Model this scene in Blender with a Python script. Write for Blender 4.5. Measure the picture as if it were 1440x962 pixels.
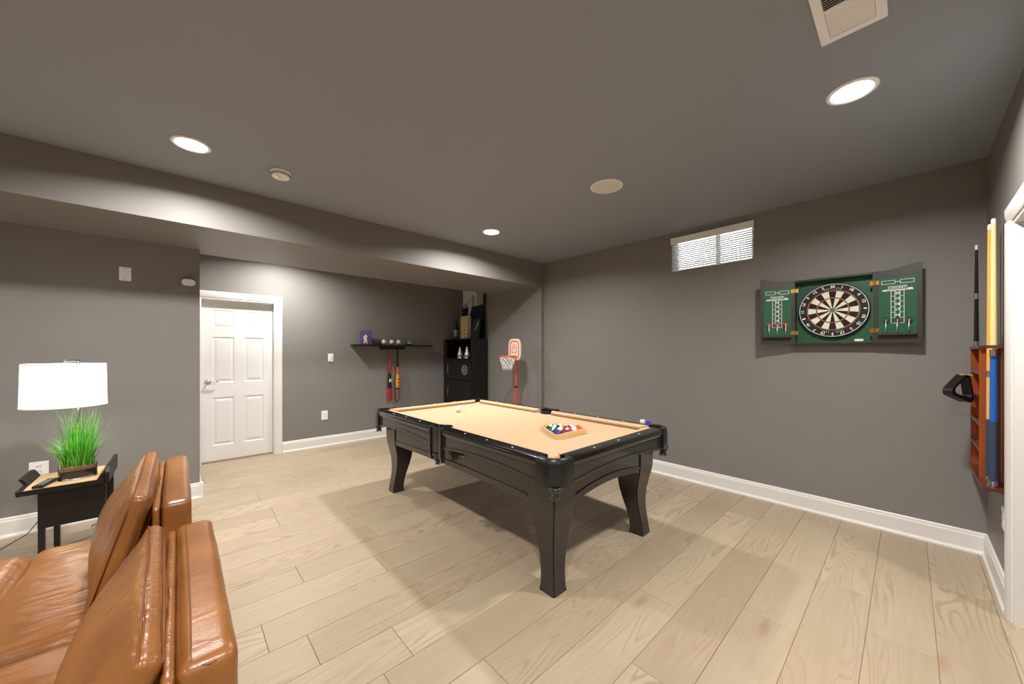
import bpy, bmesh, math, random
from mathutils import Vector, Matrix, noise
random.seed(7)
for o in list(bpy.data.objects): bpy.data.objects.remove(o)
scene = bpy.context.scene
COL = scene.collection
PI = math.pi

# ------------------------------------------------------------------ camera, world, exposure
CAM_H, YAW = 1.3637, 0.7428
cam_d = bpy.data.cameras.new('camera'); cam = bpy.data.objects.new('camera', cam_d); COL.objects.link(cam)
cam_d.sensor_width = 36.0; cam_d.lens = 511.378/1440*36.0
cam_d.shift_y = 14.53/1440; cam_d.clip_start = 0.05
cam.location = (0, 0, CAM_H); cam.rotation_euler = (PI/2, 0, -YAW)
scene.camera = cam
vs = scene.view_settings
vs.view_transform = 'Standard'; vs.look = 'None'; vs.gamma = 1.0; vs.use_curve_mapping = False
vs.exposure = 0.0
world = bpy.data.worlds.new('world'); scene.world = world; world.use_nodes = True
bg = world.node_tree.nodes['Background']; bg.inputs[0].default_value = (0.9, 0.95, 1.0, 1); bg.inputs[1].default_value = 4.5
CAN_WATTS = 43.0
CAN_COLOR = (1.0, 0.965, 0.925)

# ------------------------------------------------------------------ materials
def srgb(r, g, b):
    f = lambda c: (c/255/12.92) if c/255 <= .04045 else ((c/255+.055)/1.055)**2.4
    return (f(r), f(g), f(b), 1)
def mat(name, col, rough=.5, metal=0., spec=.5, noise_amt=0., noise_scale=8., bump=0., bump_scale=60., emit=0., trans=0., stretch=(1, 1, 1), coat=0.):
    m = bpy.data.materials.new(name); m.use_nodes = True
    nt = m.node_tree; b = nt.nodes['Principled BSDF']
    b.inputs['Base Color'].default_value = col; b.inputs['Roughness'].default_value = rough
    b.inputs['Metallic'].default_value = metal; b.inputs['Specular IOR Level'].default_value = spec
    b.inputs['Coat Weight'].default_value = coat
    if trans: b.inputs['Transmission Weight'].default_value = trans
    if emit:
        b.inputs['Emission Color'].default_value = col; b.inputs['Emission Strength'].default_value = emit
    if noise_amt or bump:
        tc = nt.nodes.new('ShaderNodeTexCoord'); mp = nt.nodes.new('ShaderNodeMapping'); mp.inputs['Scale'].default_value = stretch
        nt.links.new(tc.outputs['Object'], mp.inputs[0])
    if noise_amt:
        n = nt.nodes.new('ShaderNodeTexNoise'); n.inputs['Scale'].default_value = noise_scale; n.inputs['Detail'].default_value = 6
        nt.links.new(mp.outputs[0], n.inputs['Vector'])
        mx = nt.nodes.new('ShaderNodeMix'); mx.data_type = 'RGBA'
        mx.inputs[6].default_value = tuple(c*(1-noise_amt) for c in col[:3])+(1,)
        mx.inputs[7].default_value = tuple(min(1, c*(1+noise_amt)) for c in col[:3])+(1,)
        nt.links.new(n.outputs['Fac'], mx.inputs[0]); nt.links.new(mx.outputs[2], b.inputs['Base Color'])
    if bump:
        n2 = nt.nodes.new('ShaderNodeTexNoise'); n2.inputs['Scale'].default_value = bump_scale; n2.inputs['Detail'].default_value = 4
        nt.links.new(mp.outputs[0], n2.inputs['Vector'])
        bp = nt.nodes.new('ShaderNodeBump'); bp.inputs['Strength'].default_value = bump; bp.inputs['Distance'].default_value = .004
        nt.links.new(n2.outputs['Fac'], bp.inputs['Height']); nt.links.new(bp.outputs[0], b.inputs['Normal'])
    return m
M = {}
M['wall'] = mat('dark_grey_paint', srgb(131, 128, 124), .5, spec=.3, noise_amt=.03, noise_scale=3, bump=.06, bump_scale=250)
M['ceil'] = mat('dark_grey_ceiling_paint', srgb(146, 152, 161), .6, spec=.25, noise_amt=.02, noise_scale=3)
M['trim'] = mat('white_trim_paint', srgb(228, 225, 220), .4, noise_amt=.01)
M['door'] = mat('white_door_paint', srgb(230, 228, 225), .42, noise_amt=.01)
M['plastic'] = mat('white_plastic', srgb(247, 247, 246), .35, noise_amt=.01)
M['black'] = mat('black_satin', srgb(24, 23, 23), .38, noise_amt=.1)
M['blackwood'] = mat('espresso_black_wood', srgb(40, 37, 36), .3, noise_amt=.25, noise_scale=4, stretch=(1, .25, 3), coat=.4)
M['rail'] = mat('black_lacquer', srgb(17, 17, 18), .16, noise_amt=.1, coat=.6)
M['leather_black'] = mat('black_leather', srgb(26, 27, 30), .3, noise_amt=.2, bump=.2, bump_scale=200)
M['netgloss'] = mat('glossy_black_strap', srgb(58, 62, 70), .18, coat=.5)
M['felt'] = mat('tan_felt', srgb(204, 175, 140), .95, spec=.05, noise_amt=.03, noise_scale=40, bump=.05, bump_scale=600)
M['sight'] = mat('pearl_inlay', srgb(235, 235, 225), .25)
M['chrome'] = mat('brushed_steel', srgb(200, 200, 200), .25, metal=1)
M['brass'] = mat('brass', srgb(205, 160, 80), .3, metal=1)
M['nickel'] = mat('satin_nickel', srgb(205, 195, 178), .3, metal=1)
M['cherry'] = mat('cherry_wood', srgb(150, 70, 28), .35, noise_amt=.25, noise_scale=5, stretch=(6, 6, .6), coat=.2)
M['cherry_dark'] = mat('dark_cherry_wood', srgb(84, 40, 26), .3, noise_amt=.2, noise_scale=5, stretch=(1, 6, 6), coat=.3)
M['maple'] = mat('maple_wood', srgb(242, 212, 146), .35, noise_amt=.08, stretch=(8, 8, .5))
M['pine'] = mat('pale_pine', srgb(222, 186, 132), .45, noise_amt=.1)
M['oak'] = mat('oak_table_top', srgb(205, 172, 126), .45, noise_amt=.12, noise_scale=6, stretch=(1, 8, 8))
M['white'] = mat('white_gloss', srgb(240, 238, 232), .2)
M['paper'] = mat('white_print', srgb(235, 236, 230), .7)
M['green'] = mat('dark_green_board', srgb(36, 84, 58), .45, noise_amt=.06)
M['cab'] = mat('grey_black_cabinet_wood', srgb(52, 48, 45), .4, noise_amt=.12, stretch=(6, 6, 1))
M['red'] = mat('red_paint', srgb(190, 30, 36), .3)
M['orange'] = mat('orange_red_metal', srgb(212, 78, 48), .35)
M['net'] = mat('white_nylon', srgb(235, 233, 228), .8)
M['glassm'] = mat('clear_glass', (1, 1, 1, 1), .02, trans=1.)
M['soil'] = mat('dark_soil', srgb(52, 36, 28), .9, noise_amt=.4, noise_scale=80, bump=.5, bump_scale=120)
M['pebble'] = mat('tan_pebbles', srgb(168, 132, 96), .7, noise_amt=.4, noise_scale=90, bump=.6, bump_scale=110)
M['cord'] = mat('black_rubber', srgb(20, 20, 20), .5)
M['emissive'] = mat('lit_led_lens', (1, .97, .92, 1), .5, emit=14.)

def leather_mat(crease=.26):
    m = bpy.data.materials.new('cognac_leather'); m.use_nodes = True; nt = m.node_tree; b = nt.nodes['Principled BSDF']
    b.inputs['Roughness'].default_value = .29; b.inputs['Specular IOR Level'].default_value = .5
    tc = nt.nodes.new('ShaderNodeTexCoord')
    n = nt.nodes.new('ShaderNodeTexNoise'); n.inputs['Scale'].default_value = 4; n.inputs['Detail'].default_value = 5
    nt.links.new(tc.outputs['Object'], n.inputs['Vector'])
    cr = nt.nodes.new('ShaderNodeValToRGB'); cr.color_ramp.elements[0].position = .3; cr.color_ramp.elements[1].position = .75
    cr.color_ramp.elements[0].color = srgb(126, 78, 36); cr.color_ramp.elements[1].color = srgb(160, 104, 52)
    nt.links.new(n.outputs['Fac'], cr.inputs[0]); nt.links.new(cr.outputs[0], b.inputs['Base Color'])
    mp = nt.nodes.new('ShaderNodeMapping'); mp.inputs['Scale'].default_value = (1.0, 2.4, 1.0); mp.inputs['Rotation'].default_value = (0, 0, .25)
    nt.links.new(tc.outputs['Object'], mp.inputs[0])
    w = nt.nodes.new('ShaderNodeTexNoise'); w.inputs['Scale'].default_value = 6; w.inputs['Detail'].default_value = 2; w.inputs['Distortion'].default_value = .8
    nt.links.new(mp.outputs[0], w.inputs['Vector'])
    g = nt.nodes.new('ShaderNodeTexVoronoi'); g.inputs['Scale'].default_value = 420
    nt.links.new(tc.outputs['Object'], g.inputs['Vector'])
    b1 = nt.nodes.new('ShaderNodeBump'); b1.inputs['Strength'].default_value = crease; b1.inputs['Distance'].default_value = .03
    nt.links.new(w.outputs['Fac'], b1.inputs['Height'])
    b2 = nt.nodes.new('ShaderNodeBump'); b2.inputs['Strength'].default_value = .12; b2.inputs['Distance'].default_value = .002
    nt.links.new(g.outputs['Distance'], b2.inputs['Height']); nt.links.new(b1.outputs[0], b2.inputs['Normal'])
    nt.links.new(b2.outputs[0], b.inputs['Normal'])
    return m
M['leather'] = leather_mat(); M['leather_smooth'] = leather_mat(.08)
M['leather_dark'] = mat('cognac_leather_seam', srgb(112, 62, 26), .5)

def plank_mat():
    m = bpy.data.materials.new('light_oak_plank'); m.use_nodes = True; nt = m.node_tree; b = nt.nodes['Principled BSDF']
    L = nt.links.new
    tc = nt.nodes.new('ShaderNodeTexCoord'); oi = nt.nodes.new('ShaderNodeObjectInfo')
    off = nt.nodes.new('ShaderNodeVectorMath'); off.operation = 'SCALE'; off.inputs[0].default_value = (37., 91., 13.)
    L(oi.outputs['Random'], off.inputs['Scale'])
    add = nt.nodes.new('ShaderNodeVectorMath'); add.operation = 'ADD'
    L(tc.outputs['Object'], add.inputs[0]); L(off.outputs[0], add.inputs[1])
    def mapped(sc):
        mp = nt.nodes.new('ShaderNodeMapping'); mp.inputs['Scale'].default_value = sc; L(add.outputs[0], mp.inputs[0]); return mp.outputs[0]
    def nz(v, s, d=4, dist=0.):
        n = nt.nodes.new('ShaderNodeTexNoise'); n.inputs['Scale'].default_value = s; n.inputs['Detail'].default_value = d; n.inputs['Distortion'].default_value = dist
        L(v, n.inputs['Vector']); return n.outputs['Fac']
    # cathedral grain: rings of a slowly varying field
    f = nz(mapped((.55, 4.2, 1)), 1.0, 2, .3)
    mul = nt.nodes.new('ShaderNodeMath'); mul.operation = 'MULTIPLY'; mul.inputs[1].default_value = 165.; L(f, mul.inputs[0])
    sn = nt.nodes.new('ShaderNodeMath'); sn.operation = 'SINE'; L(mul.outputs[0], sn.inputs[0])
    rg = nt.nodes.new('ShaderNodeMapRange'); rg.inputs[1].default_value = .25; rg.inputs[2].default_value = 1.; L(sn.outputs[0], rg.inputs[0])
    fine = nz(mapped((3, 60, 1)), 1.0, 5)
    patch = nz(mapped((.8, 2.2, 1)), 1.4, 3)
    msk = nt.nodes.new('ShaderNodeMapRange'); msk.inputs[1].default_value = .42; msk.inputs[2].default_value = .62; L(patch, msk.inputs[0])
    gm = nt.nodes.new('ShaderNodeMath'); gm.operation = 'MULTIPLY'; L(rg.outputs[0], gm.inputs[0]); L(msk.outputs[0], gm.inputs[1])
    base = nt.nodes.new('ShaderNodeValToRGB'); e = base.color_ramp.elements
    e[0].position = .25; e[0].color = srgb(156, 138, 114); e[1].position = .75; e[1].color = srgb(184, 167, 143)
    mixn = nt.nodes.new('ShaderNodeMath'); mixn.operation = 'MULTIPLY_ADD'; mixn.inputs[1].default_value = .55; L(patch, mixn.inputs[0])
    h = nt.nodes.new('ShaderNodeMath'); h.operation = 'MULTIPLY'; h.inputs[1].default_value = .25; L(fine, h.inputs[0])
    r3 = nt.nodes.new('ShaderNodeMath'); r3.operation = 'MULTIPLY_ADD'; r3.inputs[1].default_value = .22; L(oi.outputs['Random'], r3.inputs[0]); L(h.outputs[0], r3.inputs[2])
    L(r3.outputs[0], mixn.inputs[2]); L(mixn.outputs[0], base.inputs[0])
    mx = nt.nodes.new('ShaderNodeMix'); mx.data_type = 'RGBA'; mx.inputs[7].default_value = srgb(142, 116, 90)
    gs = nt.nodes.new('ShaderNodeMath'); gs.operation = 'MULTIPLY'; gs.inputs[1].default_value = .5; L(gm.outputs[0], gs.inputs[0])
    L(gs.outputs[0], mx.inputs[0]); L(base.outputs[0], mx.inputs[6])
    # knots
    vo = nt.nodes.new('ShaderNodeTexVoronoi'); vo.inputs['Scale'].default_value = 1.0; L(mapped((1.3, 4.4, 1)), vo.inputs['Vector'])
    kr = nt.nodes.new('ShaderNodeMapRange'); kr.inputs[1].default_value = .03; kr.inputs[2].default_value = .13; kr.inputs[3].default_value = .5; kr.inputs[4].default_value = 0.
    L(vo.outputs['Distance'], kr.inputs[0])
    mk = nt.nodes.new('ShaderNodeMix'); mk.data_type = 'RGBA'; mk.inputs[7].default_value = srgb(150, 114, 80)
    L(kr.outputs[0], mk.inputs[0]); L(mx.outputs[2], mk.inputs[6]); L(mk.outputs[2], b.inputs['Base Color'])
    b.inputs['Roughness'].default_value = .42; b.inputs['Specular IOR Level'].default_value = .35
    bp = nt.nodes.new('ShaderNodeBump'); bp.inputs['Strength'].default_value = .08; bp.inputs['Distance'].default_value = .002
    L(fine, bp.inputs['Height']); L(bp.outputs[0], b.inputs['Normal'])
    return m
M['plank'] = plank_mat()
M['gap'] = mat('dark_plank_joint', srgb(142, 118, 92), .9, noise_amt=.1)

# ------------------------------------------------------------------ geometry helpers
def link(o): COL.objects.link(o); return o
def tag(o, label, cat, group=None, kind=None):
    o['label'] = label; o['category'] = cat
    if group: o['group'] = group
    if kind: o['kind'] = kind
    return o
def empty(name, loc=(0, 0, 0), rot=(0, 0, 0)):
    o = bpy.data.objects.new(name, None); o.empty_display_size = .1; o.location = loc; o.rotation_euler = rot; return link(o)
def meshobj(name, bm, m, parent=None, smooth=False, loc=None, rot=None):
    me = bpy.data.meshes.new(name)
    if isinstance(bm, bpy.types.Mesh): me = bm
    else:
        bmesh.ops.recalc_face_normals(bm, faces=bm.faces[:]); bm.to_mesh(me); bm.free()
    if m is not None and not me.materials:
        for x in (m if isinstance(m, (list, tuple)) else [m]): me.materials.append(x)
    if smooth:
        for p in me.polygons: p.use_smooth = True
        if smooth != True: me.set_sharp_from_angle(angle=smooth)
    o = bpy.data.objects.new(name, me); link(o)
    if parent: o.parent = parent
    if loc: o.location = loc
    if rot: o.rotation_euler = rot
    return o
def wpart(root, name, bm, m, parent=None, smooth=False):
    """a part whose shape is given in room coordinates"""
    bmesh.ops.translate(bm, verts=bm.verts[:], vec=-Vector(root.location))
    return meshobj(name, bm, m, parent or root, smooth)
def new(): return bmesh.new()
def box(x0, x1, y0, y1, z0, z1, bev=0., seg=1, bm=None):
    t = bmesh.new()
    bmesh.ops.create_cube(t, size=1)
    for v in t.verts: v.co = Vector((x0 if v.co.x < 0 else x1, y0 if v.co.y < 0 else y1, z0 if v.co.z < 0 else z1))
    if bev: bmesh.ops.bevel(t, geom=t.edges[:], offset=bev, segments=seg, profile=.5, affect='EDGES')
    if bm is None: return t
    return merge(bm, t)
def merge(bm, t):
    me = bpy.data.meshes.new('tmp'); t.to_mesh(me); t.free(); bm.from_mesh(me); bpy.data.meshes.remove(me); return bm
def xf(bm, mtx): bmesh.ops.transform(bm, matrix=mtx, verts=bm.verts[:]); return bm
def lathe(prof, n=24, bm=None, caps=True):
    """prof: (r, z) list, turned about z"""
    t = bmesh.new(); rings = []
    for r, z in prof:
        rings.append([t.verts.new((r*math.cos(2*PI*i/n), r*math.sin(2*PI*i/n), z)) for i in range(n)])
    for a, b in zip(rings, rings[1:]):
        for i in range(n): t.faces.new((a[i], a[(i+1) % n], b[(i+1) % n], b[i]))
    if caps:
        if prof[0][0] > 1e-6: t.faces.new(rings[0][::-1])
        if prof[-1][0] > 1e-6: t.faces.new(rings[-1])
    bmesh.ops.remove_doubles(t, verts=t.verts[:], dist=1e-6)
    if bm is None: return t
    return merge(bm, t)
def tube(pts, r, n=8, bm=None, caps=True):
    t = bmesh.new(); pts = [Vector(p) for p in pts]; rings = []
    rr = r if isinstance(r, (list, tuple)) else [r]*len(pts)
    up = Vector((0, 0, 1))
    for i, p in enumerate(pts):
        d = (pts[min(i+1, len(pts)-1)]-pts[max(i-1, 0)]).normalized()
        a = d.cross(up) if abs(d.dot(up)) < .98 else d.cross(Vector((1, 0, 0)))
        a.normalize(); b = d.cross(a)
        rings.append([t.verts.new(p+(a*math.cos(2*PI*k/n)+b*math.sin(2*PI*k/n))*rr[i]) for k in range(n)])
    for a, b in zip(rings, rings[1:]):
        for k in range(n): t.faces.new((a[k], a[(k+1) % n], b[(k+1) % n], b[k]))
    if caps: t.faces.new(rings[0][::-1]); t.faces.new(rings[-1])
    if bm is None: return t
    return merge(bm, t)
def prism(poly, axis, a, b, bm=None):
    """extrude a 2D polygon along an axis from a to b. axis x: poly=(y,z); y: (x,z); z: (x,y)"""
    t = bmesh.new()
    def P(u, v, w): return {'x': (w, u, v), 'y': (u, w, v), 'z': (u, v, w)}[axis]
    A = [t.verts.new(P(u, v, a)) for u, v in poly]; B = [t.verts.new(P(u, v, b)) for u, v in poly]
    t.faces.new(A); t.faces.new(B[::-1]); n = len(poly)
    for i in range(n): t.faces.new((A[i], B[i], B[(i+1) % n], A[(i+1) % n]))
    if bm is None: return t
    return merge(bm, t)
def arch_strip(us, lo, hi, axis, a, b):
    """slab between curves lo(u) and hi(u), extruded along axis"""
    return prism([(u, lo(u)) for u in us]+[(u, hi(u)) for u in reversed(us)], axis, a, b)
def disc(r, t=.002, n=24): return lathe([(0, 0), (r, 0), (r, t), (0, t)], n)
def ring(r0, r1, t=.002, n=32): return lathe([(r0, 0), (r1, 0), (r1, t), (r0, t), (r0, 0)], n, caps=False)
def cushion(sx, sy, sz, r=.05, puff=(0, 0, 0), n=14, wr=0., seed=0., wscale=6.):
    """soft rounded box centred on the origin; puff = bulge of the faces of each axis"""
    t = bmesh.new(); h = Vector((sx/2, sy/2, sz/2)); idx = {}
    def vert(u, v, w):
        k = (round(u, 5), round(v, 5), round(w, 5))
        if k in idx: return idx[k]
        c = Vector((u*h.x, v*h.y, w*h.z))
        inner = Vector([max(-h[i]+r, min(h[i]-r, c[i])) for i in range(3)])
        d = c-inner
        if d.length > 1e-9: c = inner+d.normalized()*r
        for i, p in enumerate(puff):
            q = [u, v, w]; o2 = [q[j] for j in range(3) if j != i]
            c[i] += q[i]*p*(1-o2[0]**2)*(1-o2[1]**2)
        if wr:
            nv = noise.noise(Vector((c.x*wscale+seed, c.y*wscale*1.6-seed, c.z*wscale)))
            n2 = noise.noise(Vector((c.x*wscale*3, c.y*wscale*2.2+seed*2, c.z*wscale*2)))
            dirn = d.normalized() if d.length > 1e-9 else Vector((u, v, w)).normalized()
            c += dirn*wr*(nv+.5*n2)
        idx[k] = t.verts.new(c); return idx[k]
    gr = [math.sin(PI/2*(2*i/n-1)) for i in range(n+1)]
    for ax in range(3):
        for s in (-1, 1):
            for i in range(n):
                for j in range(n):
                    q = []
                    for a, b in ((gr[i], gr[j]), (gr[i+1], gr[j]), (gr[i+1], gr[j+1]), (gr[i], gr[j+1])):
                        p = [0, 0, 0]; p[ax] = s; p[(ax+1) % 3] = a; p[(ax+2) % 3] = b; q.append(vert(*p))
                    t.faces.new(q if s > 0 else q[::-1])
    return t
_txt = {}
def textmesh(s, size=1., align='CENTER', extrude=.0, bold=0.):
    c = bpy.data.curves.new('t', 'FONT'); c.body = s; c.size = size; c.align_x = align; c.align_y = 'CENTER'; c.extrude = extrude; c.offset = bold; c.resolution_u = 2
    o = bpy.data.objects.new('t', c); link(o); bpy.context.view_layer.update()
    dg = bpy.context.evaluated_depsgraph_get(); me = bpy.data.meshes.new_from_object(o.evaluated_get(dg))
    bpy.data.objects.remove(o); bpy.data.curves.remove(c); me.materials.clear(); return me
def text_bm(s, size, mtx, extrude=.0005, bold=0.):
    me = textmesh(s, size, extrude=extrude, bold=bold); bm = bmesh.new(); bm.from_mesh(me); bpy.data.meshes.remove(me); return xf(bm, mtx)
def copytree(o, parent=None):
    c = o.copy(); link(c); c.parent = parent
    for ch in list(o.children): copytree(ch, c)
    return c
def T(x, y, z): return Matrix.Translation((x, y, z))
def R(a, ax): return Matrix.Rotation(a, 4, ax)

# ------------------------------------------------------------------ room
D, DA, W, LW, RW, S1, S2 = 3.99, 3.928, 5.736, 4.49, -.359, 3.642, 4.671
ZS, ZC = 2.323, 2.669
XL, XR, YB = -4.2, 0.15, -3.6            # left wall, return wall of the alcove, wall behind the camera
OP0, OP1, WE = 2.16, 3.096, 1.3          # cased opening in the right wall, wall end
def struct(o, label, cat='wall'): return tag(o, label, cat, kind='structure')
# floor of planks
flo = empty('floor', (0, 0, 0)); struct(flo, 'light oak plank floor of the games room', 'floor')
meshobj('subfloor', box(XL, D+.1, YB, W+.2, -.06, -.004), M['gap'], flo)
PW, PL = .228, 1.52
joints = {2: 2.22, 3: 1.47, 4: 1.957, 5: 1.002, 6: 2.162, 7: .78, 9: .305, 10: .967, 11: .55, 15: .59, 18: .56}
rnd = random.Random(3)
plank_mesh = {}
def plank(x0, x1, y0, y1):
    L_, W_ = round(x1-x0-.0016, 3), round(y1-y0-.0016, 3)
    if L_ < .02 or W_ < .02: return
    k = (L_, W_)
    if k not in plank_mesh:
        b = box(-L_/2, L_/2, -W_/2, W_/2, -.012, 0)
        top = [e for e in b.edges if all(v.co.z > -.001 for v in e.verts)]
        bmesh.ops.bevel(b, geom=top, offset=.0012, segments=1, affect='EDGES')
        me = bpy.data.meshes.new('plank'); b.to_mesh(me); b.free(); me.materials.append(M['plank']); plank_mesh[k] = me
    o = bpy.data.objects.new('plank', plank_mesh[k]); link(o); o.parent = flo; o.location = ((x0+x1)/2, (y0+y1)/2, 0)
k0 = int(math.floor((YB+.09)/PW))
for k in range(k0, 27):
    y0, y1 = max(YB, -.09+PW*k), min(W+.1, -.09+PW*(k+1))
    if y1 <= y0: continue
    j = joints.get(k, rnd.uniform(0, PL)); x = j-PL*math.ceil((j-XL)/PL)
    while x < D:
        plank(max(x, XL), min(x+PL, D-.001), y0, y1); x += PL
# walls
def wallbox(name, label, *boxes):
    b = new()
    for q in boxes: box(*q, bm=b)
    return struct(meshobj(name, b, M['wall']), label)
WY0, WY1, WZ0, WZ1 = .985, 1.752, 2.240, 2.600
wallbox('wall_dartboard', 'dark grey wall with the dartboard and the small high window',
        (D, D+.14, RW, WY0, 0, ZC), (D, D+.14, WY1, S1, 0, ZC), (D, D+.14, WY0, WY1, 0, WZ0), (D, D+.14, WY0, WY1, WZ1, ZC))
wallbox('wall_alcove', 'dark grey side wall of the alcove behind the toy hoop', (DA, D+.14, S1, W, 0, ZC))
DX0, DX1, DZ = .19, .965, 2.035      # door opening
wallbox('wall_back', 'dark grey back wall with the white door and trophy shelf', (DX1, D+.14, W, W+.14, 0, ZC), (XR-.1, DX0, W, W+.14, 0, ZC), (DX0, DX1, W, W+.14, DZ, ZC))
wallbox('wall_lamp', 'dark grey wall behind the lit floor lamp', (XL, XR, LW, LW+.1, 0, ZC), (XR-.1, XR, LW+.1, W, 0, ZC))
wallbox('wall_soffit', 'boxed dark grey soffit crossing below the ceiling', (XL, DA, S1, S2, ZS, ZC))
wallbox('wall_right', 'dark grey wall carrying the cue rack', (OP1, D+.14, RW-.14, RW, 0, ZC), (OP0, OP1, RW-.14, RW, 2.03, ZC), (WE, OP0, RW-.14, RW, 0, ZC), (WE, WE+.14, YB, RW-.14, 0, ZC))
wallbox('wall_left', 'dark grey far left wall outside the view', (XL-.1, XL, YB, LW+.1, 0, ZC))
wallbox('wall_rear', 'dark grey wall behind the camera', (XL-.1, WE+.14, YB-.1, YB, 0, ZC))
wallbox('wall_hall', 'dark grey hall wall beyond the cased opening', (WE+.14, D+.14, RW-1.5, RW-1.4, 0, ZC), (D, D+.14, RW-1.4, RW-.14, 0, ZC))
struct(meshobj('ceiling', box(XL-.1, D+.14, YB-.1, W+.14, ZC, ZC+.1), M['ceil']), 'smooth dark grey ceiling', 'ceiling')
# baseboards
def baseboard(name, label, x0, y0, x1, y1, nx, ny):
    """from (x0,y0) to (x1,y1); (nx,ny) points into the room"""
    prof = [(0, 0), (.026, 0), (.026, .012), (.018, .024), (.016, .03), (.016, .118), (.012, .126), (.010, .140), (.004, .147), (0, .147)]
    t = bmesh.new(); A = []; B = []
    for d, z in prof:
        A.append(t.verts.new((x0+nx*d, y0+ny*d, z))); B.append(t.verts.new((x1+nx*d, y1+ny*d, z)))
    t.faces.new(A); t.faces.new(B[::-1]); n = len(prof)
    for i in range(n): t.faces.new((A[i], B[i], B[(i+1) % n], A[(i+1) % n]))
    return struct(meshobj(name, t, M['trim']), label, 'baseboard')
baseboard('baseboard_dartboard', 'white baseboard below the dartboard wall', D, RW, D, S1, -1, 0)
baseboard('baseboard_alcove', 'white baseboard of the alcove side wall', DA, S1, DA, W, -1, 0)
baseboard('baseboard_back', 'white baseboard right of the white door', 1.04, W, DA, W, 0, -1)
baseboard('baseboard_lamp', 'white baseboard behind the floor lamp', XL, LW, XR+.024, LW, 0, -1)
baseboard('baseboard_return', 'short white baseboard on the return beside the door', XR, LW-.024, XR, W-.02, 1, 0)
baseboard('baseboard_right', 'white baseboard below the cue rack', OP1+.08, RW, D, RW, 0, 1)

# door
dr = empty('door_1', ((DX0+DX1)/2, W, 0)); struct(dr, 'white six panel door with a lever handle', 'door')
def W_(bm, name, m, parent=None, smooth=False): return wpart(dr, name, bm, m, parent, smooth)
YD = W+.10
cas = [(0, 0), (.075, 0), (.075, -.012), (.066, -.02), (.03, -.018), (.01, -.012), (0, -.008)]
W_(prism([(DX1+u, W+v) for u, v in cas], 'z', 0, DZ+.0), 'casing', M['trim'])
W_(prism([(W+v, DZ+u) for u, v in cas], 'x', DX0-.03, DX1+.075), 'casing', M['trim'])
W_(box(DX0-.035, DX0, W-.018, W, 0, DZ), 'casing', M['trim'])
W_(box(DX1-.018, DX1+.001, W, W+.14, 0, DZ), 'jamb', M['trim'])
W_(box(DX0, DX0+.016, W, W+.14, 0, DZ), 'jamb', M['trim'])
W_(box(DX0+.016, DX1-.018, W, W+.14, DZ-.018, DZ+.001), 'jamb', M['trim'])
sx0, sx1, sz0, sz1 = DX0+.018, DX1-.021, .012, DZ-.022
slab = new(); box(sx0, sx1, YD+.008, YD+.04, sz0, sz1, bm=slab)
w_ = sx1-sx0
cols = [(sx0+.105*w_/.74, sx0+.325*w_/.74), (sx0+.425*w_/.74, sx0+.64*w_/.74)]
rows = [(.20, .80), (.985, 1.555), (1.67, 1.895)]
xs = [sx0]+[c for p in cols for c in p]+[sx1]; zs = [sz0]+[c for p in rows for c in p]+[sz1]
for i in range(5):
    for j in range(7):
        if i in (1, 3) and j in (1, 3, 5): continue
        box(xs[i], xs[i+1], YD, YD+.009, zs[j], zs[j+1], bm=slab)
bmesh.ops.remove_doubles(slab, verts=slab.verts[:], dist=1e-5)
so = W_(slab, 'slab', M['door'])
for c in cols:
    for r_ in rows:
        p = bmesh.new()
        def rect(i, y): return [p.verts.new(q) for q in ((c[0]+i, y, r_[0]+i), (c[1]-i, y, r_[0]+i), (c[1]-i, y, r_[1]-i), (c[0]+i, y, r_[1]-i))]
        lv = [rect(0, YD), rect(.012, YD+.0075), rect(.02, YD+.0075), rect(.045, YD+.001)]
        for a, b in zip(lv, lv[1:]):
            for i in range(4): p.faces.new((a[i], a[(i+1) % 4], b[(i+1) % 4], b[i]))
        p.faces.new(lv[-1]); W_(p, 'panel', M['door'], so)
hd = W_(xf(lathe([(0, 0), (.031, 0), (.031, .006), (.02, .012), (.011, .014), (.011, .05), (0, .05)], 20), T(sx0+.06, YD, 1.0) @ R(PI/2, 'X')), 'handle', M['nickel'], so, True)
hb = tube([(sx0+.06, YD-.045, 1.0), (sx0+.09, YD-.05, 1.002), (sx0+.13, YD-.05, .998), (sx0+.165, YD-.046, 1.0)], [.011, .009, .008, .006], 10)
W_(hb, 'lever', M['nickel'], so, True)
W_(box(DX0, DX1, W+.05, W+.14, 0, .004), 'threshold', M['gap'])

# cased opening on the right wall
ro = empty('trim_1', (OP1, RW, 0)); struct(ro, 'white door casing at the right edge beside the cue rack', 'trim')
wpart(ro, 'casing', prism([(OP1+u*1.07, RW-v) for u, v in cas], 'z', 0, 2.03), M['trim'])
wpart(ro, 'casing', prism([(OP0-u, RW-v) for u, v in cas], 'z', 0, 2.03), M['trim'])
wpart(ro, 'casing', prism([(RW-v, 2.03+u*1.07) for u, v in cas], 'x', OP0-.075, OP1+.08), M['trim'])
wpart(ro, 'jamb', box(OP1-.018, OP1, RW-.14, RW+.001, 0, 2.03), M['trim'])
wpart(ro, 'jamb', box(OP0, OP0+.018, RW-.14, RW+.001, 0, 2.03), M['trim'])
wpart(ro, 'jamb', box(OP0+.018, OP1-.018, RW-.14, RW+.001, 2.012, 2.03), M['trim'])
wpart(ro, 'door_stop', box(OP1-.03, OP1-.018, RW-.09, RW-.05, 0, 2.012), M['trim'])

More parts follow.
